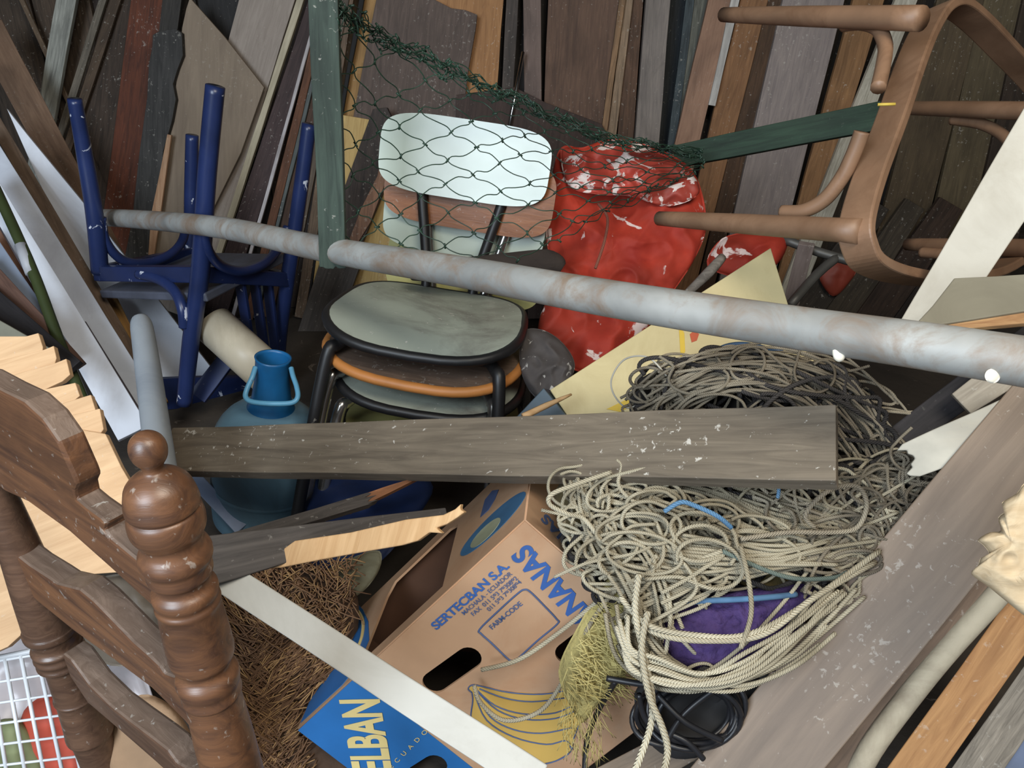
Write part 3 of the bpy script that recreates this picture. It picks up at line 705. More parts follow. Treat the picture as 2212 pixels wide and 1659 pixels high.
pillow('rag', [bp - bn * .06 + (hit(*p, bp, bn) - bp) for p in ((20, 1560), (110, 1520), (210, 1590), (260, 1700), (120, 1740), (20, 1680))], paint((206, 84, 60), .7, vary=.2), .03, 'crumpled red rag inside the white wire basket', 'rag', .012, 14)
pillow('rag', [bp - bn * .05 + (hit(*p, bp, bn) - bp) for p in ((-60, 1600), (10, 1575), (60, 1640), (70, 1730), (-60, 1730))], paint((150, 158, 112), .7), .02, 'crumpled olive green rag at the lower left of the basket', 'rag', .01, 14)
pillow('plastic_bag', [bp - bn * .10 + (hit(*p, bp, bn) - bp) for p in ((-80, 1440), (60, 1390), (200, 1400), (290, 1500), (300, 1720), (-80, 1720))], paint((206, 196, 196), .25, vary=.08), .02, 'crinkled clear-grey plastic bag lining the wire basket', 'bag', .02, 11, ridge=True)

# ------------------------------------------------------------------ banana carton
W_ = (RT * .081 + UP * .333 + FW).normalized()
r1, r2 = ray(1134, 1125), ray(645, 1575)
lam = r1.dot(W_) / r2.dot(W_); Uv = r2 * lam - r1
d0 = .5 / Uv.length; O = CAM + r1 * d0; U = Uv.normalized(); Vv = U.cross(W_)
if Vv.dot(RT) < 0: Vv = -Vv
LU, LV, LW = .5, .345, .27
nA = -W_; nT = -Vv; nB = -U
card = paint((196, 157, 124), .75, vary=.08, grime=(178, 134, 100)); ink = paint((62, 104, 176), .6, vary=.15); ink2 = paint((84, 104, 150), .7, vary=.2)
bluep = paint((44, 116, 186), .5, vary=.12); cream = paint((232, 208, 140), .6, vary=.08); bana = paint((216, 176, 92), .65, vary=.1); inside = paint((104, 72, 54), .9)  # inside: shade of the box interior put into a darker brown
t = root('banana_carton', O + U * LU, 'brown cardboard banana box with blue lettering, lying open on its side below the plank', 'box')
MA = frame(O, U, nA); MAi = MA.inverted()
def la_(px, py): return (MAi @ hit(px, py, O, nA)).to_2d()
def pt(px, py, lift=0): return hit(px, py, O, nA) + nA * lift
def local_rect(M, pts): Mi = M.inverted(); return [(Mi @ p).to_2d() for p in pts]
def stadium(c1, c2, r, n=10):
    a = math.atan2((c2 - c1).y, (c2 - c1).x); out = []
    for k in range(n + 1): th = a - math.pi / 2 + math.pi * k / n; out.append((c2.x + r * math.cos(th), c2.y + r * math.sin(th)))
    for k in range(n + 1): th = a + math.pi / 2 + math.pi * k / n; out.append((c1.x + r * math.cos(th), c1.y + r * math.sin(th)))
    return out
corners = [O, O + U * LU, O + U * LU + Vv * LV, O + Vv * LV]
h1 = stadium(la_(940, 1472), la_(1013, 1420), .0185); h2 = stadium(la_(1226, 1409), la_(1290, 1360), .0175); h3 = stadium(la_(905, 1672), la_(940, 1650), .019)
A = plate('front_panel', local_rect(MA, corners), [h1, h2, h3], .004, card, t, MA)
MT = frame(O, U, nT)
T_ = lambda u, w: O + U * u + W_ * w
hole = [T_(.172, .028), T_(.345, .028), T_(.36, .045), T_(.36, .20), T_(.35, .235), T_(.205, .235), T_(.18, .22)]
Tp = plate('top_panel', local_rect(MT, [T_(0, 0), T_(LU, 0), T_(LU, LW), T_(0, LW)]), [local_rect(MT, hole)], .004, card, t, MT)
MBb = frame(O, Vv, nB); Bp = plate('end_panel', local_rect(MBb, [O, O + Vv * LV, O + Vv * LV + W_ * LW, O + W_ * LW]), [], .004, card, t, MBb)
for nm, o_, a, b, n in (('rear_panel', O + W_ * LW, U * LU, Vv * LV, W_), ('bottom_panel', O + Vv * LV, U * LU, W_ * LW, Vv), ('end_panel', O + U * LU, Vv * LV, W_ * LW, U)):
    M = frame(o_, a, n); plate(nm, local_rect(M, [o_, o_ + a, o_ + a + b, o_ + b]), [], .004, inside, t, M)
def printed(nm, pts, mat, parent, M, p0, n, lift=.0026): return plate(nm, [(q.x, q.y) for q in [(M.inverted() @ hit(*p, p0, n)).to_2d() for p in pts]], [], .0006, mat, parent, M @ Matrix.Translation((0, 0, lift)))
# blue printed area at the far end of the front panel (its own hand hole)
ub = (la_(768, 1456)).x
bl = plate('blue_print', local_rect(MA, [O + U * ub, O + U * LU, O + U * LU + Vv * LV, O + U * ub + Vv * LV]), [h3], .0006, bluep, A, MA @ Matrix.Translation((0, 0, .0024)))
def let(txt, a, b, par, mat, h=None, bold=.02, p0=O, n=nA, lift=.0032, sp=1): return lettering('lettering', txt, hit(*a, p0, n), hit(*b, p0, n), n, mat, par, h, bold, lift, sp)
let('BANANAS', (1308, 1350), (1138, 1172), A, ink, .030, .035)
let('SERTECBAN S.A.', (944, 1358), (1102, 1222), A, ink, .0125, .03)
let('MACHALA - ECUADOR', (1004, 1326), (1108, 1238), A, ink2, .0066, .01)
let('FAX  011 593 7930892', (1024, 1328), (1120, 1248), A, ink2, .0066, .01)
let('011 593 7930894', (1058, 1318), (1128, 1256), A, ink2, .0066, .01)
let('FARM-CODE', (1064, 1357), (1130, 1303), A, ink2, .0075, .02)
rr = smooth_path([pt(*p, .003) for p in ((1037, 1356), (1078, 1316), (1118, 1280), (1133, 1271), (1146, 1276), (1175, 1305), (1202, 1334), (1204, 1345), (1160, 1382), (1118, 1420), (1105, 1424), (1095, 1418), (1062, 1386), (1040, 1366))], 5, True)
MB().tube(rr, .0013, 6, True).build('printed_frame', ink2, A, None, True)
let('CELBAN', (852, 1700), (818, 1506), bl, cream, .058, .03, lift=.004)
let('ECUADOR', (848, 1656), (940, 1562), bl, cream, .007, 0, lift=.004, sp=2.2)
bun = [(1020, 1492), (1012, 1484), (1022, 1476), (1046, 1480), (1100, 1492), (1170, 1496), (1230, 1486), (1262, 1474), (1268, 1490), (1262, 1530), (1240, 1590), (1232, 1620), (1200, 1640), (1150, 1650), (1100, 1644), (1060, 1622), (1030, 1590), (1018, 1550), (1022, 1510)]
printed('printed_bananas', bun, bana, A, MA, O, nA)
for l in (bun + bun[:1], [(1030, 1486), (1070, 1520), (1130, 1538), (1200, 1536), (1250, 1512)], [(1030, 1488), (1075, 1530), (1135, 1550), (1200, 1548), (1246, 1530)], [(1028, 1492), (1060, 1545), (1110, 1572), (1170, 1580), (1235, 1568)], [(1026, 1496), (1052, 1552), (1110, 1588), (1180, 1604), (1222, 1596), (1234, 1614)], [(1036, 1484), (1090, 1504), (1150, 1512), (1220, 1504)]):
    MB().tube(smooth_path([pt(*p, .0036) for p in l], 4), .0010, 5).build('printed_outline', ink2, A, None, True)
# print on the top panel: oval emblem, wording patch, blue disc with yellow ring
el = [(1004 + 64 + 76 * math.cos(a) * .92 + 15 * math.sin(a) * .70, 1134 - 68 * math.cos(a) + 15 * math.sin(a) * .9) for a in [2 * math.pi * k / 28 for k in range(28)]]
printed('oval_print', el, paint((70, 124, 170), .6), Tp, MT, O, nT)
el2 = [(1052 + 34 * math.cos(a) * .92 + 9 * math.sin(a), 1154 - 32 * math.cos(a) + 6 * math.sin(a)) for a in [2 * math.pi * k / 20 for k in range(20)]]
printed('oval_print', el2, paint((176, 180, 150), .6), Tp, MT, O, nT, .0032)
printed('faded_print', [(1040, 1120), (1050, 1082), (1066, 1062), (1080, 1060), (1072, 1080), (1058, 1104)], ink2, Tp, MT, O, nT)
printed('disc_print', [(652, 1564), (742, 1482), (776, 1440), (800, 1385), (798, 1345), (786, 1318), (770, 1302), (764, 1300)], bluep, Tp, MT, O, nT)
MB().tube(smooth_path([hit(*p, O, nT) + nT * .003 for p in ((757, 1310), (775, 1322), (787, 1345), (786, 1375), (776, 1405))], 6), .0032, 6).build('ring_print', cream, Tp, None, True)
let('BANANAS', (1310, 1262), (1176, 1112), Bp, ink2, .030, .03, n=nB)

# white strip of trim across the carton, coir mat behind
LB('strip', 'long off-white plastic strip lying diagonally over the banana box', (455, 1228, .90), (1165, 1690, .80), 60, 76, paint((190, 187, 178), .5, grime=(168, 164, 154), vary=.06), .006, cat='strip')
fn = V((.1, -.55, .83)).normalized(); fp = P(600, 1440, 1.26)
t = root('coir_mat', fp, 'shaggy brown palm-fibre mat left of the banana box', 'mat')
mo = [hit(*p, fp, fn) for p in ((440, 1250), (520, 1205), (640, 1205), (745, 1262), (775, 1310), (765, 1500), (800, 1700), (640, 1790), (440, 1760), (430, 1450))]
pillow('backing', mo, paint((92, 68, 50), .95, vary=.4, grime=(60, 44, 34), bumpy=.6), .02, None, None, .008, 18, nrm=fn, parent=t)
rd = random.Random(11)
def fibres(nm, n, mat, r, L, seed, drift=.5):
    rd = random.Random(seed); mb = MB()
    for i in range(n):
        x, y = rd.uniform(460, 770), rd.uniform(1215, 1690)
        if x > 690 + (y < 1480) * 80 - max(0, (y - 1480)) * .0: continue
        sp = 565 + (y - 1300) * .03
        if y < 1330 and x > 560: dr = (rd.uniform(-1, 1), rd.uniform(-1, 1))
        elif x < sp: dr = (.75 + rd.gauss(0, .2), .62 + rd.gauss(0, .25))
        else: dr = (-.75 + rd.gauss(0, .25), .7 + rd.gauss(0, .3))
        l = L * rd.uniform(.5, 1.3); p0 = hit(x, y, fp, fn) + fn * (.018 + rd.uniform(0, .014))
        p2 = hit(x + dr[0] * l, y + dr[1] * l, fp, fn) + fn * (.018 + rd.uniform(0, .014))
        pm = (p0 + p2) / 2 + fn * rd.uniform(0, .008) + V((rd.gauss(0, .003), rd.gauss(0, .003), 0))
        mb.tube(smooth_path([p0, pm, p2], 2), r, 4)
    o = mb.build(nm, mat, t, None, True); o['kind'] = 'stuff'
fibres('fibres', 1500, cordmat((146, 112, 84), (96, 70, 52), False), .0011, 60, 1)
fibres('straw_fibres', 620, cordmat((188, 150, 104), (140, 106, 74), False), .0010, 56, 2)

# ------------------------------------------------------------------ red bags, bundle, log, carton sheet behind the pipe
redm = paint((190, 64, 46), .68, chip=(222, 200, 194), chipt=.615, chips=12, vary=.35, grime=(150, 44, 36), spec=.25)
t = root('red_bag', P(1350, 640, 1.72), 'large crumpled red plastic sack with white dust behind the iron pipe', 'bag')
pillow('sack', PP((1205, 330, 1.80), (1260, 318, 1.8), (1330, 300, 1.78), (1430, 325, 1.78), (1500, 375, 1.76), (1526, 480, 1.74), (1500, 560, 1.72), (1440, 650, 1.70), (1390, 720, 1.68), (1300, 800, 1.64), (1230, 795, 1.64), (1170, 740, 1.66), (1165, 690, 1.68), (1195, 600, 1.72), (1180, 500, 1.76)), redm, .045, None, None, .032, 7.5, 44, 12, ridge=True, parent=t)
pillow('folded_top', PP((1212, 322, 1.77), (1262, 330, 1.75), (1325, 302, 1.75), (1400, 318, 1.74), (1490, 372, 1.72), (1508, 420, 1.70), (1440, 446, 1.69), (1360, 424, 1.69), (1290, 420, 1.70), (1228, 400, 1.73)), paint((190, 70, 54), .6, chip=(216, 200, 194), chipt=.53, chips=14, vary=.35), .035, None, None, .03, 11, 34, 12, ridge=True, parent=t)
tube('drawstring', PP((1292, 440, 1.655), (1312, 470, 1.645), (1306, 520, 1.63), (1286, 580, 1.62)), .003, cordmat((170, 110, 90), (120, 70, 60)), t)
pillow('red_bag', PP((1528, 575, 1.78), (1560, 515, 1.8), (1640, 500, 1.8), (1700, 512, 1.8), (1680, 570, 1.78), (1610, 600, 1.76)), redm, .04, 'smaller dull red sack right of the large red sack', 'bag', .014, 14, ridge=True)
pillow('red_rag', [hit(*q, *wplane(.2)) for q in ((1770, 596), (1810, 562), (1850, 575), (1838, 606), (1800, 640))], paint((150, 62, 44), .6), .02, 'dim red scrap under the stool ring', 'rag', .01, 18)
pillow('bundle', PP((1128, 720, 1.54), (1170, 712, 1.54), (1215, 740, 1.53), (1242, 790, 1.5), (1215, 840, 1.48), (1160, 860, 1.48), (1125, 800, 1.5)), paint((84, 78, 76), .9, chip=(170, 166, 160), chipt=.64, chips=40), .04, 'dark grey dusty cloth bundle right of the school chair seats', 'bundle', .022, 14, 24, 8, ridge=True)
o = tube('log', PP((890, 592, 1.62), (940, 584, 1.60), (1050, 574, 1.58), (1180, 566, 1.57), (1215, 580, 1.57)), [.014, .022, .021, .026, .012], paint((62, 52, 46), .95, bumpy=1, chip=(130, 112, 96), chipt=.7, chips=30), n=6, res=14); tag(o, 'dark rough log lying behind the iron pipe above the seat', 'log')
cn = V((-.12, -.72, .68)).normalized(); cp = P(1450, 760, 1.36)
crm = paint((206, 190, 142), .6, vary=.06, grime=(186, 168, 122))
t = root('carton_sheet', cp, 'large cream cardboard panel with yellow ribbon print behind the cord tangle', 'cardboard')
ppoly('sheet', None, [(1665, 535), (1706, 668), (1800, 840), (1760, 960), (1560, 1000), (1240, 920), (1188, 842)], cp, cn, .022, crm, parent=t)
rib = paint((222, 186, 56), .6, vary=.1); dot = paint((150, 62, 36), .6); ring_ = paint((46, 84, 124), .6)
def cprint(nm, pts, m): ppoly(nm, None, pts, cp, cn, .0008, m, parent=t, lift=.0012, bevel=0)
cprint('printed_ribbon', [(1310, 884), (1360, 860), (1420, 820), (1470, 770), (1466, 700), (1478, 720), (1480, 760), (1450, 800), (1440, 830), (1390, 862), (1340, 890)], rib)
cprint('printed_dot', [(1490, 722), (1500, 714), (1510, 722), (1505, 736), (1494, 740)], paint((200, 84, 40), .6))
cprint('printed_dot', [(1368, 850), (1384, 844), (1398, 856), (1388, 868), (1372, 864)], dot)
cprint('printed_dot', [(1418, 824), (1432, 812), (1436, 826), (1424, 836)], dot)
rg = smooth_path([hit(*p, cp, cn) + cn * .0022 for p in ((1556, 758), (1570, 748), (1605, 744), (1650, 752), (1690, 762), (1640, 776), (1590, 776))], 5, True)
MB().tube(rg, .0042, 6, True).build('printed_ring', ring_, t, None, True)
o = tube('stick', PP((1560, 556, 1.56), (1530, 590, 1.53), (1478, 640, 1.49)), [.009, .011, .007], wood((150, 142, 132), (110, 102, 94)), n=4, res=10); tag(o, 'short weathered grey stick beside the cream cardboard', 'stick')
t = root('tube_frame', P(1775, 545, 1.6), 'dull grey metal tube frame under the stool leg', 'frame')
gt = paint((104, 102, 98), .5, .4, vary=.25)
tube('tube', PP((1690, 516, 1.79), (1770, 545, 1.76), (1866, 572, 1.72)), .0105, gt, t, n=3)
tube('tube', PP((1808, 556, 1.745), (1765, 592, 1.72), (1706, 660, 1.68)), .0105, gt, t, n=3)
LB('board', 'short pinkish grey board end below the stool leg', (1742, 530, 1.72), (1650, 880, 2.05), 34, 34, wood((140, 126, 120), (116, 102, 96)))
pillow('tarpaulin', PP((660, 1030, 1.62), (800, 1010, 1.62), (930, 1040, 1.6), (900, 1120, 1.5), (800, 1230, 1.42), (690, 1240, 1.42), (640, 1180, 1.5)), paint((20, 40, 84), .6, vary=.3), .03, 'navy blue tarpaulin fold behind the broken boards', 'tarpaulin', .02, 9, ridge=True)
pillow('rag', PP((700, 1240, 1.38), (760, 1205, 1.38), (820, 1190, 1.38), (815, 1240, 1.36), (760, 1290, 1.34)), paint((132, 128, 104), .9, bumpy=.6), .02, 'olive grey frayed rag left of the banana box', 'rag', .012, 18)
t = root('teal_crate', P(1170, 880, 1.34), 'dark teal box corner poking out right of the school chair seats', 'box')
ppoly('side', None, [(1108, 908), (1174, 838), (1232, 908)], P(1170, 880, 1.36), V((-.3, -.8, .5)).normalized(), .05, paint((70, 88, 100), .5), parent=t)
o = tube('splinter', PP((1130, 900, 1.25), (1180, 876, 1.27), (1234, 852, 1.3)), [.006, .0055, .002], raw, n=3, res=6); tag(o, 'small fresh orange splinter sticking out above the grey plank', 'splinter')

# ------------------------------------------------------------------ bentwood stool frame hanging on its side
sn_ = (RT * .62 + UP * .06 - FW * .78).normalized(); sp0 = P(1850, 480, 1.06)
tan = paint((150, 116, 90), .5, vary=.2, grime=(118, 88, 66), gs=9, chip=(196, 160, 130), chipt=.76, chips=30); tan2 = wood((150, 106, 70), (116, 80, 54), rough=.5, dust=.1)
t = root('bentwood_stool', sp0, 'tan bentwood stool frame without its seat, tipped on its side at the upper right', 'stool')
rp = [hit(x, y, sp0, sn_) for x, y in ((1882, 470), (1889, 530), (1916, 574), (1985, 600), (2085, 608), (2195, 584), (2290, 500), (2340, 380), (2330, 260), (2270, 170), (2200, 90), (2140, 26), (2095, -8), (2060, -2), (2030, 40), (2000, 110), (1956, 240), (1908, 370))]
rp = smooth_path(rp, 6, True)
def sweep(path, ax_, h, th, name, mat):
    mb = MB(); n = len(path); c = sum(path, V()) / n
    for i in range(n):
        tn = (path[(i + 1) % n] - path[i - 1]).normalized(); o_ = tn.cross(ax_).normalized()
        if o_.dot(path[i] - c) < 0: o_ = -o_
        for a, b in ((0, 0), (0, -h), (-th, -h), (-th, 0)): mb.v.append(path[i] + o_ * a + ax_ * b); mb.uv.append((i, a))
    for i in range(n):
        for k in range(4):
            q = (k + 1) % 4; j = (i + 1) % n; mb.f.append((i * 4 + k, i * 4 + q, j * 4 + q, j * 4 + k))
    o = mb.build(name, mat, t, None, False, .003); return o
sweep(rp, sn_, .050, .016, 'seat_ring', tan)
def leg(a, b, r0, r1, nm='leg'):
    p, q = P(*a), P(*b); tube(nm, [p, p + (q - p) * .5, q], [r0, (r0 + r1) / 2 * 1.06, r1], tan, t, 14, 4)
leg((1990, 40, 1.14), (1562, 32, 1.52), .0185, .0135)
leg((1858, 500, 1.10), (1424, 472, 1.46), .0185, .0135)
leg((2330, 242, 1.42), (1905, 232, 1.80), .0185, .0135)
leg((2330, 540, 1.36), (1960, 528, 1.72), .0185, .0135)
def br(*pts, r=.0115): tube('brace', PP(*pts), r, tan, t, 10, 8)
br((1822, 54, 1.29), (1862, 50, 1.255), (1896, 62, 1.225), (1912, 98, 1.20), (1908, 140, 1.175), (1897, 190, 1.15))
br((1690, 458, 1.25), (1735, 456, 1.22), (1780, 432, 1.195), (1818, 385, 1.17), (1845, 330, 1.15), (1862, 285, 1.135))
br((2056, 258, 1.66), (2120, 268, 1.61), (2170, 295, 1.56), (2195, 340, 1.52), (2200, 400, 1.48))
br((1990, 545, 1.66), (2060, 548, 1.60), (2130, 530, 1.54), (2185, 480, 1.50), (2215, 410, 1.46))
MB().tube([P(1896, 226, 1.068), P(1934, 225, 1.064)], .0022, 6).build('paint_mark', paint((220, 190, 80), .6), t, None, True)

# ------------------------------------------------------------------ timber at the right
LB('plank', 'white painted plank leaning up at the right edge', (1975, 740, 1.16), (2290, 240, 1.05), 92, 130, paint((198, 191, 175), .55, grime=(172, 163, 145), vary=.06, chip=(110, 104, 96), chipt=.76, chips=12), .02, cat='plank')
t = root('chipboard', P(2100, 650, .98), 'grey coated board with a raw broken front edge at the right', 'board')
gbn = V((-.05, -.5, .86)).normalized()
ppoly('sheet', None, [(2062, 600), (2150, 596), (2300, 586), (2300, 668), (2212, 672), (2100, 690), (2010, 704), (1952, 706), (1985, 692), (2015, 660)], P(2100, 650, .98), gbn, .008, paint((142, 136, 118), .6, vary=.08, grime=(120, 114, 98)), parent=t)
ppoly('broken_edge', None, [(1936, 704), (1990, 700), (2100, 686), (2212, 669), (2300, 664), (2300, 690), (2212, 694), (2100, 704), (2000, 716), (1940, 713)], P(2100, 650, .98), gbn, .009, wood((206, 168, 120), (150, 110, 76), dust=0), parent=t, lift=-.004)
brn = wood((136, 118, 101), (114, 98, 84), rough=.5, dust=.3, stain=.25, grain=.4)
LB('plank', 'wide taupe plank running diagonally along the right of the cord tangle', (1525, 1790, .98), (2300, 856, .94), 196, 185, brn, .022, cat='plank')
LB('strip', 'narrow wedge of taupe wood beside the wide diagonal plank', (1480, 1740, 1.02), (1800, 1375, 1.04), 84, 16, brn, .018)
LB('board', 'grey-brown board end under the black cable at the bottom edge', (1240, 1740, 1.08), (1560, 1560, 1.08), 90, 70, wood((142, 124, 106), (112, 98, 84)), .02)
LB('board', 'dull brown board below the wide diagonal plank', (1790, 1700, 1.04), (2200, 1190, 1.02), 60, 60, wood((126, 104, 86), (92, 76, 64)), .02)
o = tube('pole', PP((1825, 1730, 1.04), (1880, 1620, 1.03), (1968, 1500, 1.03), (2050, 1400, 1.03), (2150, 1290, 1.02), (2300, 1120, 1.0)), .015, paint((196, 184, 160), .8, grime=(128, 112, 94), vary=.2, chip=(226, 222, 206), chipt=.7, chips=10, bumpy=.7, bs=30), n=5, res=14); tag(o, 'pale bark-covered pole at the lower right', 'pole')
LB('board', 'orange-tan board at the lower right beside the pale pole', (1950, 1700, 1.06), (2290, 1220, 1.04), 84, 80, wood((186, 140, 92), (150, 106, 66), stain=.3), .02)
LB('board', 'rough grey board in the lower right corner', (2070, 1720, 1.06), (2320, 1360, 1.04), 74, 70, wood((150, 140, 126), (100, 92, 82), grain=2), .02)
LB('board', 'slate blue board end at the extreme lower right corner', (2180, 1740, 1.06), (2300, 1480, 1.04), 90, 80, paint((96, 108, 136), .5), .02)
pillow('wood_block', PP(*[(x, y, .74 - (x - 2098) * .0001) for x, y in ((2098, 1240), (2112, 1222), (2118, 1206), (2136, 1196), (2124, 1178), (2112, 1166), (2138, 1150), (2162, 1146), (2156, 1118), (2174, 1102), (2164, 1086), (2196, 1066), (2216, 1040), (2268, 1010), (2320, 985), (2340, 1200), (2300, 1380), (2240, 1350), (2180, 1304), (2136, 1268))]), wood((206, 186, 154), (186, 162, 128), dust=0, stain=.1), .022, 'torn pale wood block at the right edge', 'block', .009, 26, 26, 3, ridge=True, back=1.2)
LB('offcut', 'splintered white offcut right of the grey plank', (1968, 994, 1.0), (2200, 900, .96), 74, 96, paint((206, 200, 184), .6, grime=(176, 166, 148), chip=(120, 108, 96), chipt=.7, chips=18), .012, ragA=.02, ragB=.03)
LB('board', 'pale grey board between pipe and splintered offcut at the right', (2076, 872, 1.06), (2320, 700, 1.02), 56, 90, wood((176, 166, 150), (140, 130, 116)), .014)
LB('board', 'near-black board slanting behind the splintered offcut', (1930, 960, 1.12), (2250, 720, 1.1), 60, 70, wood((52, 48, 50), (36, 34, 36), dust=.05), .014)
pillow('burlap_rag', PP((230, 1650, .98), (250, 1540, .98), (320, 1500, .98), (400, 1560, .98), (440, 1700, .98), (300, 1760, .98)), paint((170, 136, 104), .9, bumpy=.6, vary=.2), .03, 'light brown rag on the floor behind the chair posts', 'rag', .012, 12)
pillow('plastic_bag', PP((170, 1290, 1.12), (250, 1240, 1.12), (345, 1290, 1.12), (360, 1400, 1.1), (260, 1440, 1.08), (180, 1400, 1.1)), paint((112, 100, 86), .5, vary=.3), .03, 'grey-brown crumpled bag between the chair slats', 'bag', .02, 12, ridge=True)

# ------------------------------------------------------------------ cord tangle and what lies in it
ZA = [(1195, 1045), (1500, 1010), (1800, 1030), (1995, 985), (2040, 1040), (1950, 1150), (1850, 1280), (1700, 1390), (1570, 1470), (1390, 1470), (1320, 1330), (1225, 1180)]
ZB = [(1375, 800), (1560, 765), (1790, 790), (1900, 870), (1925, 960), (1850, 1010), (1640, 960), (1390, 930)]
def inside_(p, poly):
    x, y = p; c = False; n = len(poly)
    for i in range(n):
        x1, y1 = poly[i]; x2, y2 = poly[(i + 1) % n]
        if (y1 > y) != (y2 > y) and x < (x2 - x1) * (y - y1) / (y2 - y1) + x1: c = not c
    return c
def dA(x, y): return 1.055 - .00022 * (y - 1000) - .05 * math.exp(-((x - 1480) / 300) ** 2 - ((y - 1230) / 170) ** 2)
def dB(x, y): return 1.15 - .00012 * (y - 760) - .05 * math.exp(-((x - 1620) / 200) ** 2 - ((y - 850) / 80) ** 2)
PURP = [(1420, 1376), (1452, 1306), (1540, 1280), (1640, 1268), (1745, 1258), (1775, 1296), (1716, 1372), (1650, 1446), (1560, 1456), (1450, 1430)]
def tangle(mb, poly, df, n, r, seed, steps=(30, 80), step=13, lay=(-.03, .03), curl=.06, head=None, cen=None, avoid=None, jit=.5):
    """cords wandering in long easy curves over the heap"""
    rd = random.Random(seed); xs = [p[0] for p in poly]; ys = [p[1] for p in poly]
    cx, cy = cen or (sum(xs) / len(xs), sum(ys) / len(ys))
    ok = lambda x, y: inside_((x, y), poly) and not (avoid and inside_((x, y), avoid))
    for _ in range(n):
        while True:
            x, y = rd.uniform(min(xs), max(xs)), rd.uniform(min(ys), max(ys))
            if ok(x, y): break
        a = head(x, y) + rd.gauss(0, jit) + (math.pi if rd.random() < .5 else 0) if head else rd.uniform(0, 6.28)
        k0 = rd.gauss(0, curl); k = k0; z = rd.uniform(*lay); dz = 0; pts = []
        loop = rd.randint(5, 60); out = 0
        for s_ in range(rd.randint(*steps)):
            pts.append(P(x, y, df(x, y) + z))
            if s_ == loop: k0 = rd.choice((-1, 1)) * rd.uniform(.12, .34)
            if s_ == loop + 16: k0 = rd.gauss(0, curl)
            k += (k0 - k) * .25 + rd.gauss(0, .012); a += k
            x += math.cos(a) * step; y += math.sin(a) * step * .75
            if not ok(x, y):
                b = math.atan2(cy - y, cx - x) if not (avoid and inside_((x, y), avoid)) else math.atan2(y - 1360, x - 1590)
                da = (b - a + math.pi) % (2 * math.pi) - math.pi; a += da * .34; out += 1
                if out > 9: break
            else: out = 0
            dz += rd.gauss(0, .0012); dz *= .9; z += dz
            z = min(max(z, lay[0]), lay[1])
        if len(pts) > 5: mb.tube(smooth_path(pts, 2), r * rd.uniform(.85, 1.12), 6)
    return mb
sack = paint((104, 90, 54), .95, vary=.45, grime=(58, 50, 40), bumpy=.8, bs=140)
pillow('sack', [P(x, y, dA(x, y) + .075) for x, y in ((1215, 1040), (1500, 1010), (1800, 1010), (2000, 985), (2010, 1060), (1900, 1210), (1720, 1370), (1570, 1470), (1400, 1470), (1330, 1340), (1235, 1190))], sack, .05, 'coarse olive sack bulging beneath the pale cord tangle', 'sack', .018, 9, 16)
pillow('netting_bundle', [P(x, y, dB(x, y) + .07) for x, y in ((1380, 820), (1560, 780), (1780, 795), (1890, 880), (1910, 970), (1640, 980), (1390, 930))], paint((62, 58, 56), .95, vary=.4), .04, 'dark netting bundle under the grey cords behind the plank', 'netting', .015, 9)
flow = lambda x, y: math.atan2((y - 1250) * .0 - 60, 300) if x > 1500 else 1.0
pale = cordmat((214, 204, 178), (158, 146, 122)); grey = cordmat((182, 170, 148), (112, 102, 88)); dark = cordmat((74, 70, 68), (42, 40, 40))
def sheaf(mb, n, seed, keys, df, r, lay):
    """cords that run side by side through a row of gates (x, y, spread x, spread y)"""
    rd = random.Random(seed)
    for _ in range(n):
        u, v = rd.gauss(0, .5), rd.gauss(0, .5); z = rd.uniform(*lay); pts = []
        for (x, y, sx, sy) in keys:
            u += rd.gauss(0, .22); v += rd.gauss(0, .22); z += rd.gauss(0, .006)
            z = min(max(z, lay[0]), lay[1]); xx, yy = x + u * sx, y + v * sy
            pts.append(P(xx, yy, df(xx, yy) + z))
        k0 = rd.randint(0, 1); k1 = len(pts) - rd.randint(0, 1)
        mb.tube(smooth_path(pts[k0:k1], 7), r * rd.uniform(.85, 1.15), 6)
def loops(mb, n, seed, poly, df, r, lay, rad=(26, 80), avoid=None):
    rd = random.Random(seed); xs = [p[0] for p in poly]; ys = [p[1] for p in poly]
    k = 0
    while k < n:
        x, y = rd.uniform(min(xs), max(xs)), rd.uniform(min(ys), max(ys))
        if not inside_((x, y), poly) or (avoid and inside_((x, y), avoid)): continue
        k += 1; a, b_ = rd.uniform(*rad), rd.uniform(rad[0], rad[1] * .7); t0 = rd.uniform(0, 6.28); span = rd.uniform(4, 8.5); rot = rd.uniform(-.6, .6); z = rd.uniform(*lay)
        dx, dy = rd.uniform(-14, 14), rd.uniform(-8, 8); pts = []
        tx, ty = rd.uniform(-60, 60), rd.uniform(-30, 40)
        for q in range(13):
            th = t0 + span * q / 12; g = 1 + .25 * q / 12
            xx = x + (a * math.cos(th) * math.cos(rot) - b_ * math.sin(th) * math.sin(rot)) * g + dx * q / 4
            yy = y + (a * math.cos(th) * math.sin(rot) + b_ * math.sin(th) * math.cos(rot)) * g * .8 + dy * q / 4
            pts.append(P(xx, yy, df(x, y) * .5 + df(xx, yy) * .5 + z + .004 * math.sin(q * 1.3 + t0)))
        pts.append(pts[-1] + (pts[-1] - pts[-2]) * 1.2); pts.append(pts[-1] + (pts[-1] - pts[-2]) * .8 + V((tx, 0, -ty)) * .0004)
        mb.tube(smooth_path(pts, 5), r * rd.uniform(.85, 1.12), 6)
mb = MB()
sheaf(mb, 46, 2, [(1345, 1150, 90, 70), (1450, 1160, 60, 80), (1560, 1188, 40, 55), (1660, 1196, 40, 34), (1760, 1180, 40, 34), (1880, 1140, 60, 60)], dA, .0024, (-.03, .01))
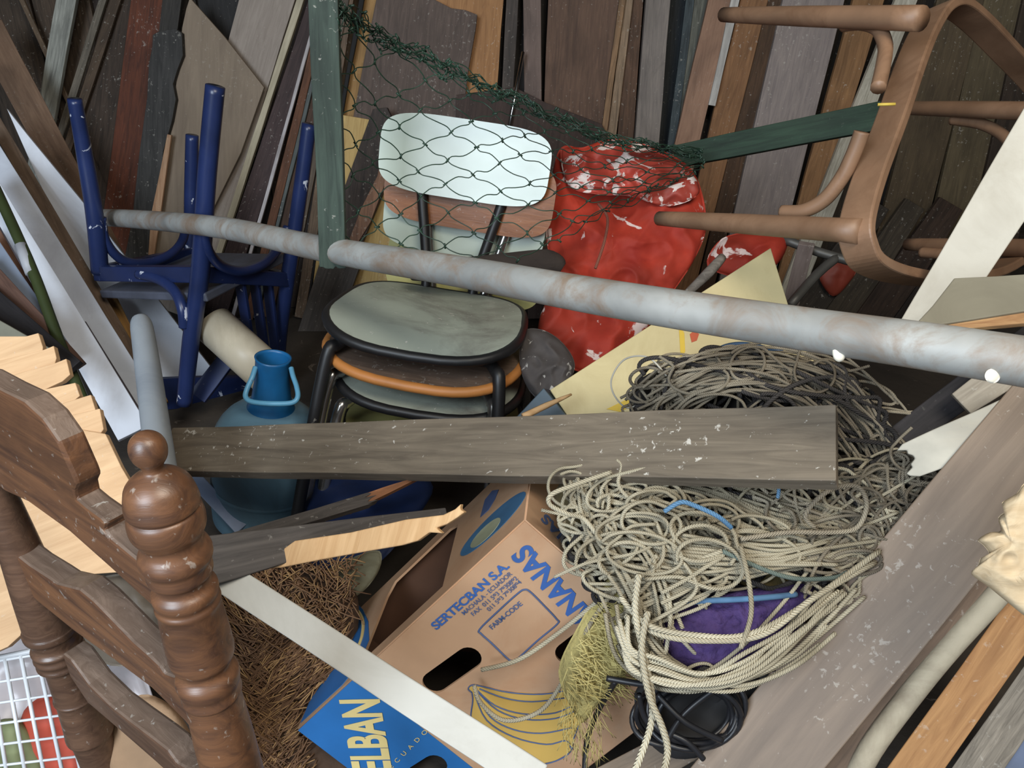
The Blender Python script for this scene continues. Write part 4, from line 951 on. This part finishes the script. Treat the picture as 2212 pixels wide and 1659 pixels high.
sheaf(mb, 34, 3, [(1262, 1040, 60, 16), (1290, 1120, 60, 20), (1345, 1210, 60, 26), (1385, 1300, 50, 30), (1402, 1390, 44, 40), (1440, 1440, 60, 24)], dA, .0024, (-.03, .015))
sheaf(mb, 26, 4, [(1430, 1030, 120, 16), (1560, 1062, 60, 30), (1680, 1105, 50, 40), (1790, 1140, 50, 50), (1890, 1170, 50, 50)], dA, .0024, (-.02, .025))
sheaf(mb, 16, 6, [(1300, 1080, 60, 40), (1400, 1120, 60, 60), (1480, 1190, 60, 60), (1500, 1260, 70, 40), (1420, 1310, 60, 40), (1350, 1340, 50, 30)], dA, .0024, (-.035, 0))
loops(mb, 44, 7, [(1230, 1045), (1500, 1040), (1620, 1180), (1480, 1270), (1370, 1300), (1260, 1160)], dA, .0024, (-.045, .0))
loops(mb, 16, 12, [(1500, 1080), (1800, 1080), (1830, 1200), (1560, 1240)], dA, .0023, (-.035, .0))
tangle(mb, ZA, dA, 26, .0023, 21, lay=(-.015, .035), head=lambda x, y: .9 if x < 1400 else -.2, avoid=PURP)
sheaf(mb, 12, 9, [(1345, 1310, 30, 40), (1380, 1400, 40, 50), (1460, 1462, 50, 26), (1560, 1470, 40, 22), (1660, 1424, 40, 30), (1740, 1350, 40, 40), (1820, 1270, 50, 40)], dA, .0026, (-.04, -.015))
o = mb.build('cord_tangle', pale, None, None, True); tag(o, 'huge tangled heap of pale cord below the right half of the grey plank', 'cord')
mb = MB(); RG = [(1600, 1030), (1800, 1035), (2000, 990), (2030, 1040), (1940, 1150), (1860, 1230), (1740, 1200)]
tangle(mb, RG, dA, 46, .0022, 31, lay=(-.02, .03), curl=.06, head=lambda x, y: -.5, jit=.8); loops(mb, 34, 32, RG, dA, .0023, (-.03, .02), (18, 60))
sheaf(mb, 14, 33, [(2010, 1000, 40, 50), (1940, 1060, 40, 50), (1860, 1140, 50, 50), (1800, 1230, 40, 50), (1740, 1320, 40, 40)], dA, .0024, (-.03, .01))
o = mb.build('cord_tangle', grey, None, None, True); tag(o, 'duller grey cord snarl at the right side of the pale heap', 'cord')
mb = MB()
sheaf(mb, 62, 41, [(1410, 880, 60, 50), (1490, 826, 50, 50), (1600, 800, 50, 36), (1710, 812, 50, 40), (1800, 860, 44, 50), (1870, 940, 44, 50), (1900, 1000, 40, 40)], dB, .0022, (-.03, .02))
loops(mb, 26, 42, ZB, dB, .0022, (-.035, .01), (20, 60)); tangle(mb, ZB, dB, 20, .0021, 44, lay=(-.02, .03), curl=.05)
o = mb.build('cord_tangle', grey, None, None, True); tag(o, 'grey-brown cord bundle between the iron pipe and grey plank', 'cord')
mb = MB(); tangle(mb, ZA, lambda x, y: dA(x, y) + .02, 34, .0034, 51, lay=(-.03, .03), curl=.04, avoid=PURP); tangle(mb, ZB, dB, 22, .0034, 52, lay=(-.03, .03), curl=.04)  # dark under-layer added to give the gaps between cords their shade
o = mb.build('cord_tangle', dark, None, None, True); tag(o, 'black cords added beneath the pale cords as shade in the gaps', 'cord')
# purple knit
t = root('knitted_cloth', P(1570, 1370, .97), 'purple knitted cloth bundled in the pale cord loops', 'cloth')
pur = paint((88, 70, 120), 1, vary=.6, grime=(52, 38, 84), bumpy=1, bs=160, gs=40, spec=.1)
pillow('knit', PP((1424, 1376, .975), (1452, 1318, .985), (1540, 1284, .99), (1640, 1270, .99), (1740, 1262, .99), (1772, 1296, .985), (1716, 1372, .97), (1650, 1446, .96), (1560, 1456, .955), (1450, 1430, .96)), pur, .035, None, None, .007, 55, 40, 14, parent=t)
tube('blue_edging', PP((1452, 1316, .952), (1500, 1300, .945), (1570, 1296, .935), (1640, 1292, .938), (1720, 1284, .955)), .0036, paint((100, 144, 186), .9, vary=.6), t)
# loose cords, each its own
def cord(lb, pts, r=.0031, m=pale, nm='cord'):
    o = tube(nm, PP(*pts), r, m, n=7, res=8); tag(o, lb, 'cord'); return o
cord('long pale cord trailing left across the banana box lettering frame', ((1560, 1190, .93), (1430, 1240, .94), (1335, 1266, .96), (1290, 1300, .99), (1200, 1372, 1.03), (1120, 1425, 1.045), (1040, 1447, 1.06)))
cord('pale cord looping low over the printed bananas', ((1420, 1200, .93), (1336, 1268, .96), (1280, 1340, .98), (1250, 1400, 1.0), (1205, 1490, 1.03), (1160, 1540, 1.045), (1090, 1556, 1.06), (1040, 1520, 1.07), (1024, 1480, 1.08)))
cord('pale cord curling out at the left top of the heap', ((1320, 1020, .98), (1240, 1048, .96), (1192, 1068, .95), (1188, 1090, .95), (1225, 1110, .95), (1262, 1122, .96), (1300, 1170, .95)))
cord('left one of two pale cords hanging to the bottom edge', ((1380, 1240, .90), (1372, 1320, .90), (1390, 1410, .90), (1408, 1500, .90), (1405, 1570, .90), (1370, 1670, .89)), .0042)
cord('right one of two pale cords hanging to the bottom edge', ((1400, 1320, .895), (1386, 1400, .895), (1402, 1500, .893), (1430, 1570, .89), (1442, 1620, .89), (1432, 1680, .88)), .0042)
for i, p in enumerate((((1340, 1290, .92), (1400, 1350, .9), (1500, 1372, .895), (1610, 1372, .895), (1720, 1318, .91), (1900, 1190, .97)), ((1350, 1330, .92), (1430, 1372, .9), (1530, 1384, .892), (1650, 1370, .895), (1760, 1290, .92), (1890, 1215, .97)))):
    cord(('upper of the two pale cords crossing the purple cloth', 'lower of the two pale cords crossing the purple cloth')[i], p, .0036)
mb = MB()
for i in range(6):
    rd = random.Random(i + 40); f_ = i * 10 + rd.uniform(-9, 9)
    mb.tube(smooth_path(PP((1345 + rd.uniform(-15, 15), 1330 + f_, .91), (1362, 1400 + f_, .90), (1420 + i * 4, 1436 + f_ + rd.uniform(-14, 6), .895 + rd.uniform(0, .012)), (1520, 1450 + f_ + rd.uniform(-18, 8), .895 + rd.uniform(0, .012)), (1610, 1424 + f_ + rd.uniform(-16, 6), .90 + rd.uniform(0, .01)), (1700 + rd.uniform(-20, 20), 1350 + f_ * 1.1, .915), (1790 + rd.uniform(-30, 60), 1270 + f_ * rd.uniform(.2, 1), .94)), 6), .0029, 7)
o = mb.build('cord_hank', pale, None, None, True); tag(o, 'hank of pale cords sweeping under the purple cloth', 'cord')
cord('single pale cord drooping over the middle of the purple cloth', ((1600, 1180, .92), (1618, 1260, .90), (1622, 1330, .892), (1600, 1400, .89)), .0030)
cord('wide single loop of grey cord at the upper right of the heap', ((1760, 1140, .97), (1740, 1110, .96), (1790, 1060, .96), (1850, 1050, .97), (1872, 1090, .97), (1850, 1140, .97), (1790, 1150, .96), (1700, 1150, .95), (1600, 1165, .94)), .0032, grey)
blt = cordmat((120, 160, 194), (80, 122, 160))
cord('light blue twine bent among the cords below the plank', ((1435, 1105, .93), (1470, 1085, .925), (1500, 1092, .925), (1550, 1115, .92), (1580, 1140, .925)), .0030, blt, 'twine')
cord('short blue twine end dangling beneath the grey plank', ((1672, 1030, .94), (1682, 1055, .94), (1680, 1075, .945)), .0024, blt, 'twine')
tealm = cordmat((134, 146, 136), (104, 116, 108))
cord('thin teal thread lying along the right of the purple cloth', ((1560, 1190, .93), (1650, 1230, .925), (1720, 1250, .93), (1800, 1248, .95), (1830, 1236, .96)), .0028, tealm, 'thread')
cord('thin white wire arching over the cream cardboard', ((1440, 812, 1.12), (1400, 772, 1.14), (1350, 776, 1.18), (1322, 815, 1.2), (1325, 850, 1.2), (1352, 880, 1.19), (1385, 872, 1.17)), .0014, cordmat((190, 184, 170), (150, 146, 136), False), 'wire')
# yellow burlap
t = root('burlap_piece', P(1290, 1420, .99), 'frayed yellow burlap strip hanging over the right of the banana box', 'cloth')
ybm = paint((198, 182, 116), .95, vary=.3, grime=(156, 140, 80), bumpy=1, bs=180)
pillow('cloth', PP((1335, 1225, 1.0), (1352, 1300, .985), (1340, 1400, .98), (1352, 1480, .98), (1310, 1500, .99), (1262, 1560, 1.0), (1240, 1540, 1.0), (1206, 1450, 1.01), (1250, 1350, 1.0), (1300, 1270, 1.0)), ybm, .02, None, None, .008, 22, parent=t)
mb = MB(); rd = random.Random(3)
for i in range(640):
    a = rd.random(); x = 1215 + 130 * rd.random(); y = 1300 + 200 * rd.random()
    if i > 480: x, y = rd.uniform(1215, 1300), rd.uniform(1470, 1620)
    if x < 1420 - (y - 1000) * .46 and y < 1460: continue
    l = rd.uniform(26, 64); an = rd.gauss(.5 if i < 480 else 1.5, .5); d = .972 + (0.02 if i > 480 else 0) + rd.uniform(-.006, .01)
    mb.tube(smooth_path(PP((x, y, d), (x + math.cos(an) * l * .5, y + math.sin(an) * l * .5 + rd.uniform(-4, 4), d - .006), (x + math.cos(an) * l, y + math.sin(an) * l, d + .004)), 2), .00045, 4)
o = mb.build('fringe', cordmat((204, 190, 130), (166, 150, 92), False), t, None, True); o['kind'] = 'stuff'
pillow('burlap_piece', PP((1790, 1340, 1.0), (1830, 1290, 1.0), (1890, 1240, 1.0), (1900, 1262, 1.0), (1850, 1320, .99), (1800, 1368, .99)), ybm, .012, 'yellow burlap edge squeezed along the wide diagonal plank', 'cloth', .006, 30)
# black cable
cab = paint((40, 40, 44), .4, vary=.3)
mb = MB(); rd = random.Random(6)
for i in range(8):
    cx_, cy_ = 1490 + rd.uniform(-24, 24), 1535 + rd.uniform(-16, 16); a_ = rd.uniform(84, 112); b_ = rd.uniform(56, 82); ph = rd.uniform(0, 6); tl = rd.uniform(-.25, .25)
    mb.tube([P(cx_ + a_ * math.cos(th) * math.cos(tl) - b_ * math.sin(th) * math.sin(tl), cy_ + a_ * math.cos(th) * math.sin(tl) + b_ * math.sin(th) * math.cos(tl), .985 + .012 * math.sin(th * 2 + ph) + i * .003) for th in [2 * math.pi * k / 40 for k in range(40)]], .0036, 8, True)
for p in (((1310, 1465, .95), (1400, 1480, .94), (1500, 1490, .94), (1640, 1470, .95)), ((1330, 1470, .96), (1290, 1540, 1.0), (1268, 1600, 1.02), (1262, 1680, 1.0)), ((1440, 1600, .97), (1480, 1540, .965), (1560, 1480, .965), (1650, 1440, .96)), ((1420, 1500, .97), (1480, 1560, .96), (1560, 1600, .965)), ((1520, 1640, .97), (1480, 1600, .97), (1400, 1560, .98), (1380, 1500, .97))):
    mb.tube(smooth_path(PP(*p), 8), .0038, 8)
o = mb.build('cable_coil', cab, None, None, True); tag(o, 'coil of black cable below the pale cords', 'cable')
pillow('netting_bundle', PP((1380, 1480, 1.02), (1560, 1478, 1.02), (1700, 1400, 1.03), (1720, 1440, 1.03), (1600, 1590, 1.03), (1480, 1640, 1.04), (1400, 1600, 1.04)), paint((48, 46, 46), .8, vary=.5, chip=(120, 110, 90), chipt=.72, chips=24), .012, 'black mesh netting spread under the cable coil', 'netting', .010, 16)
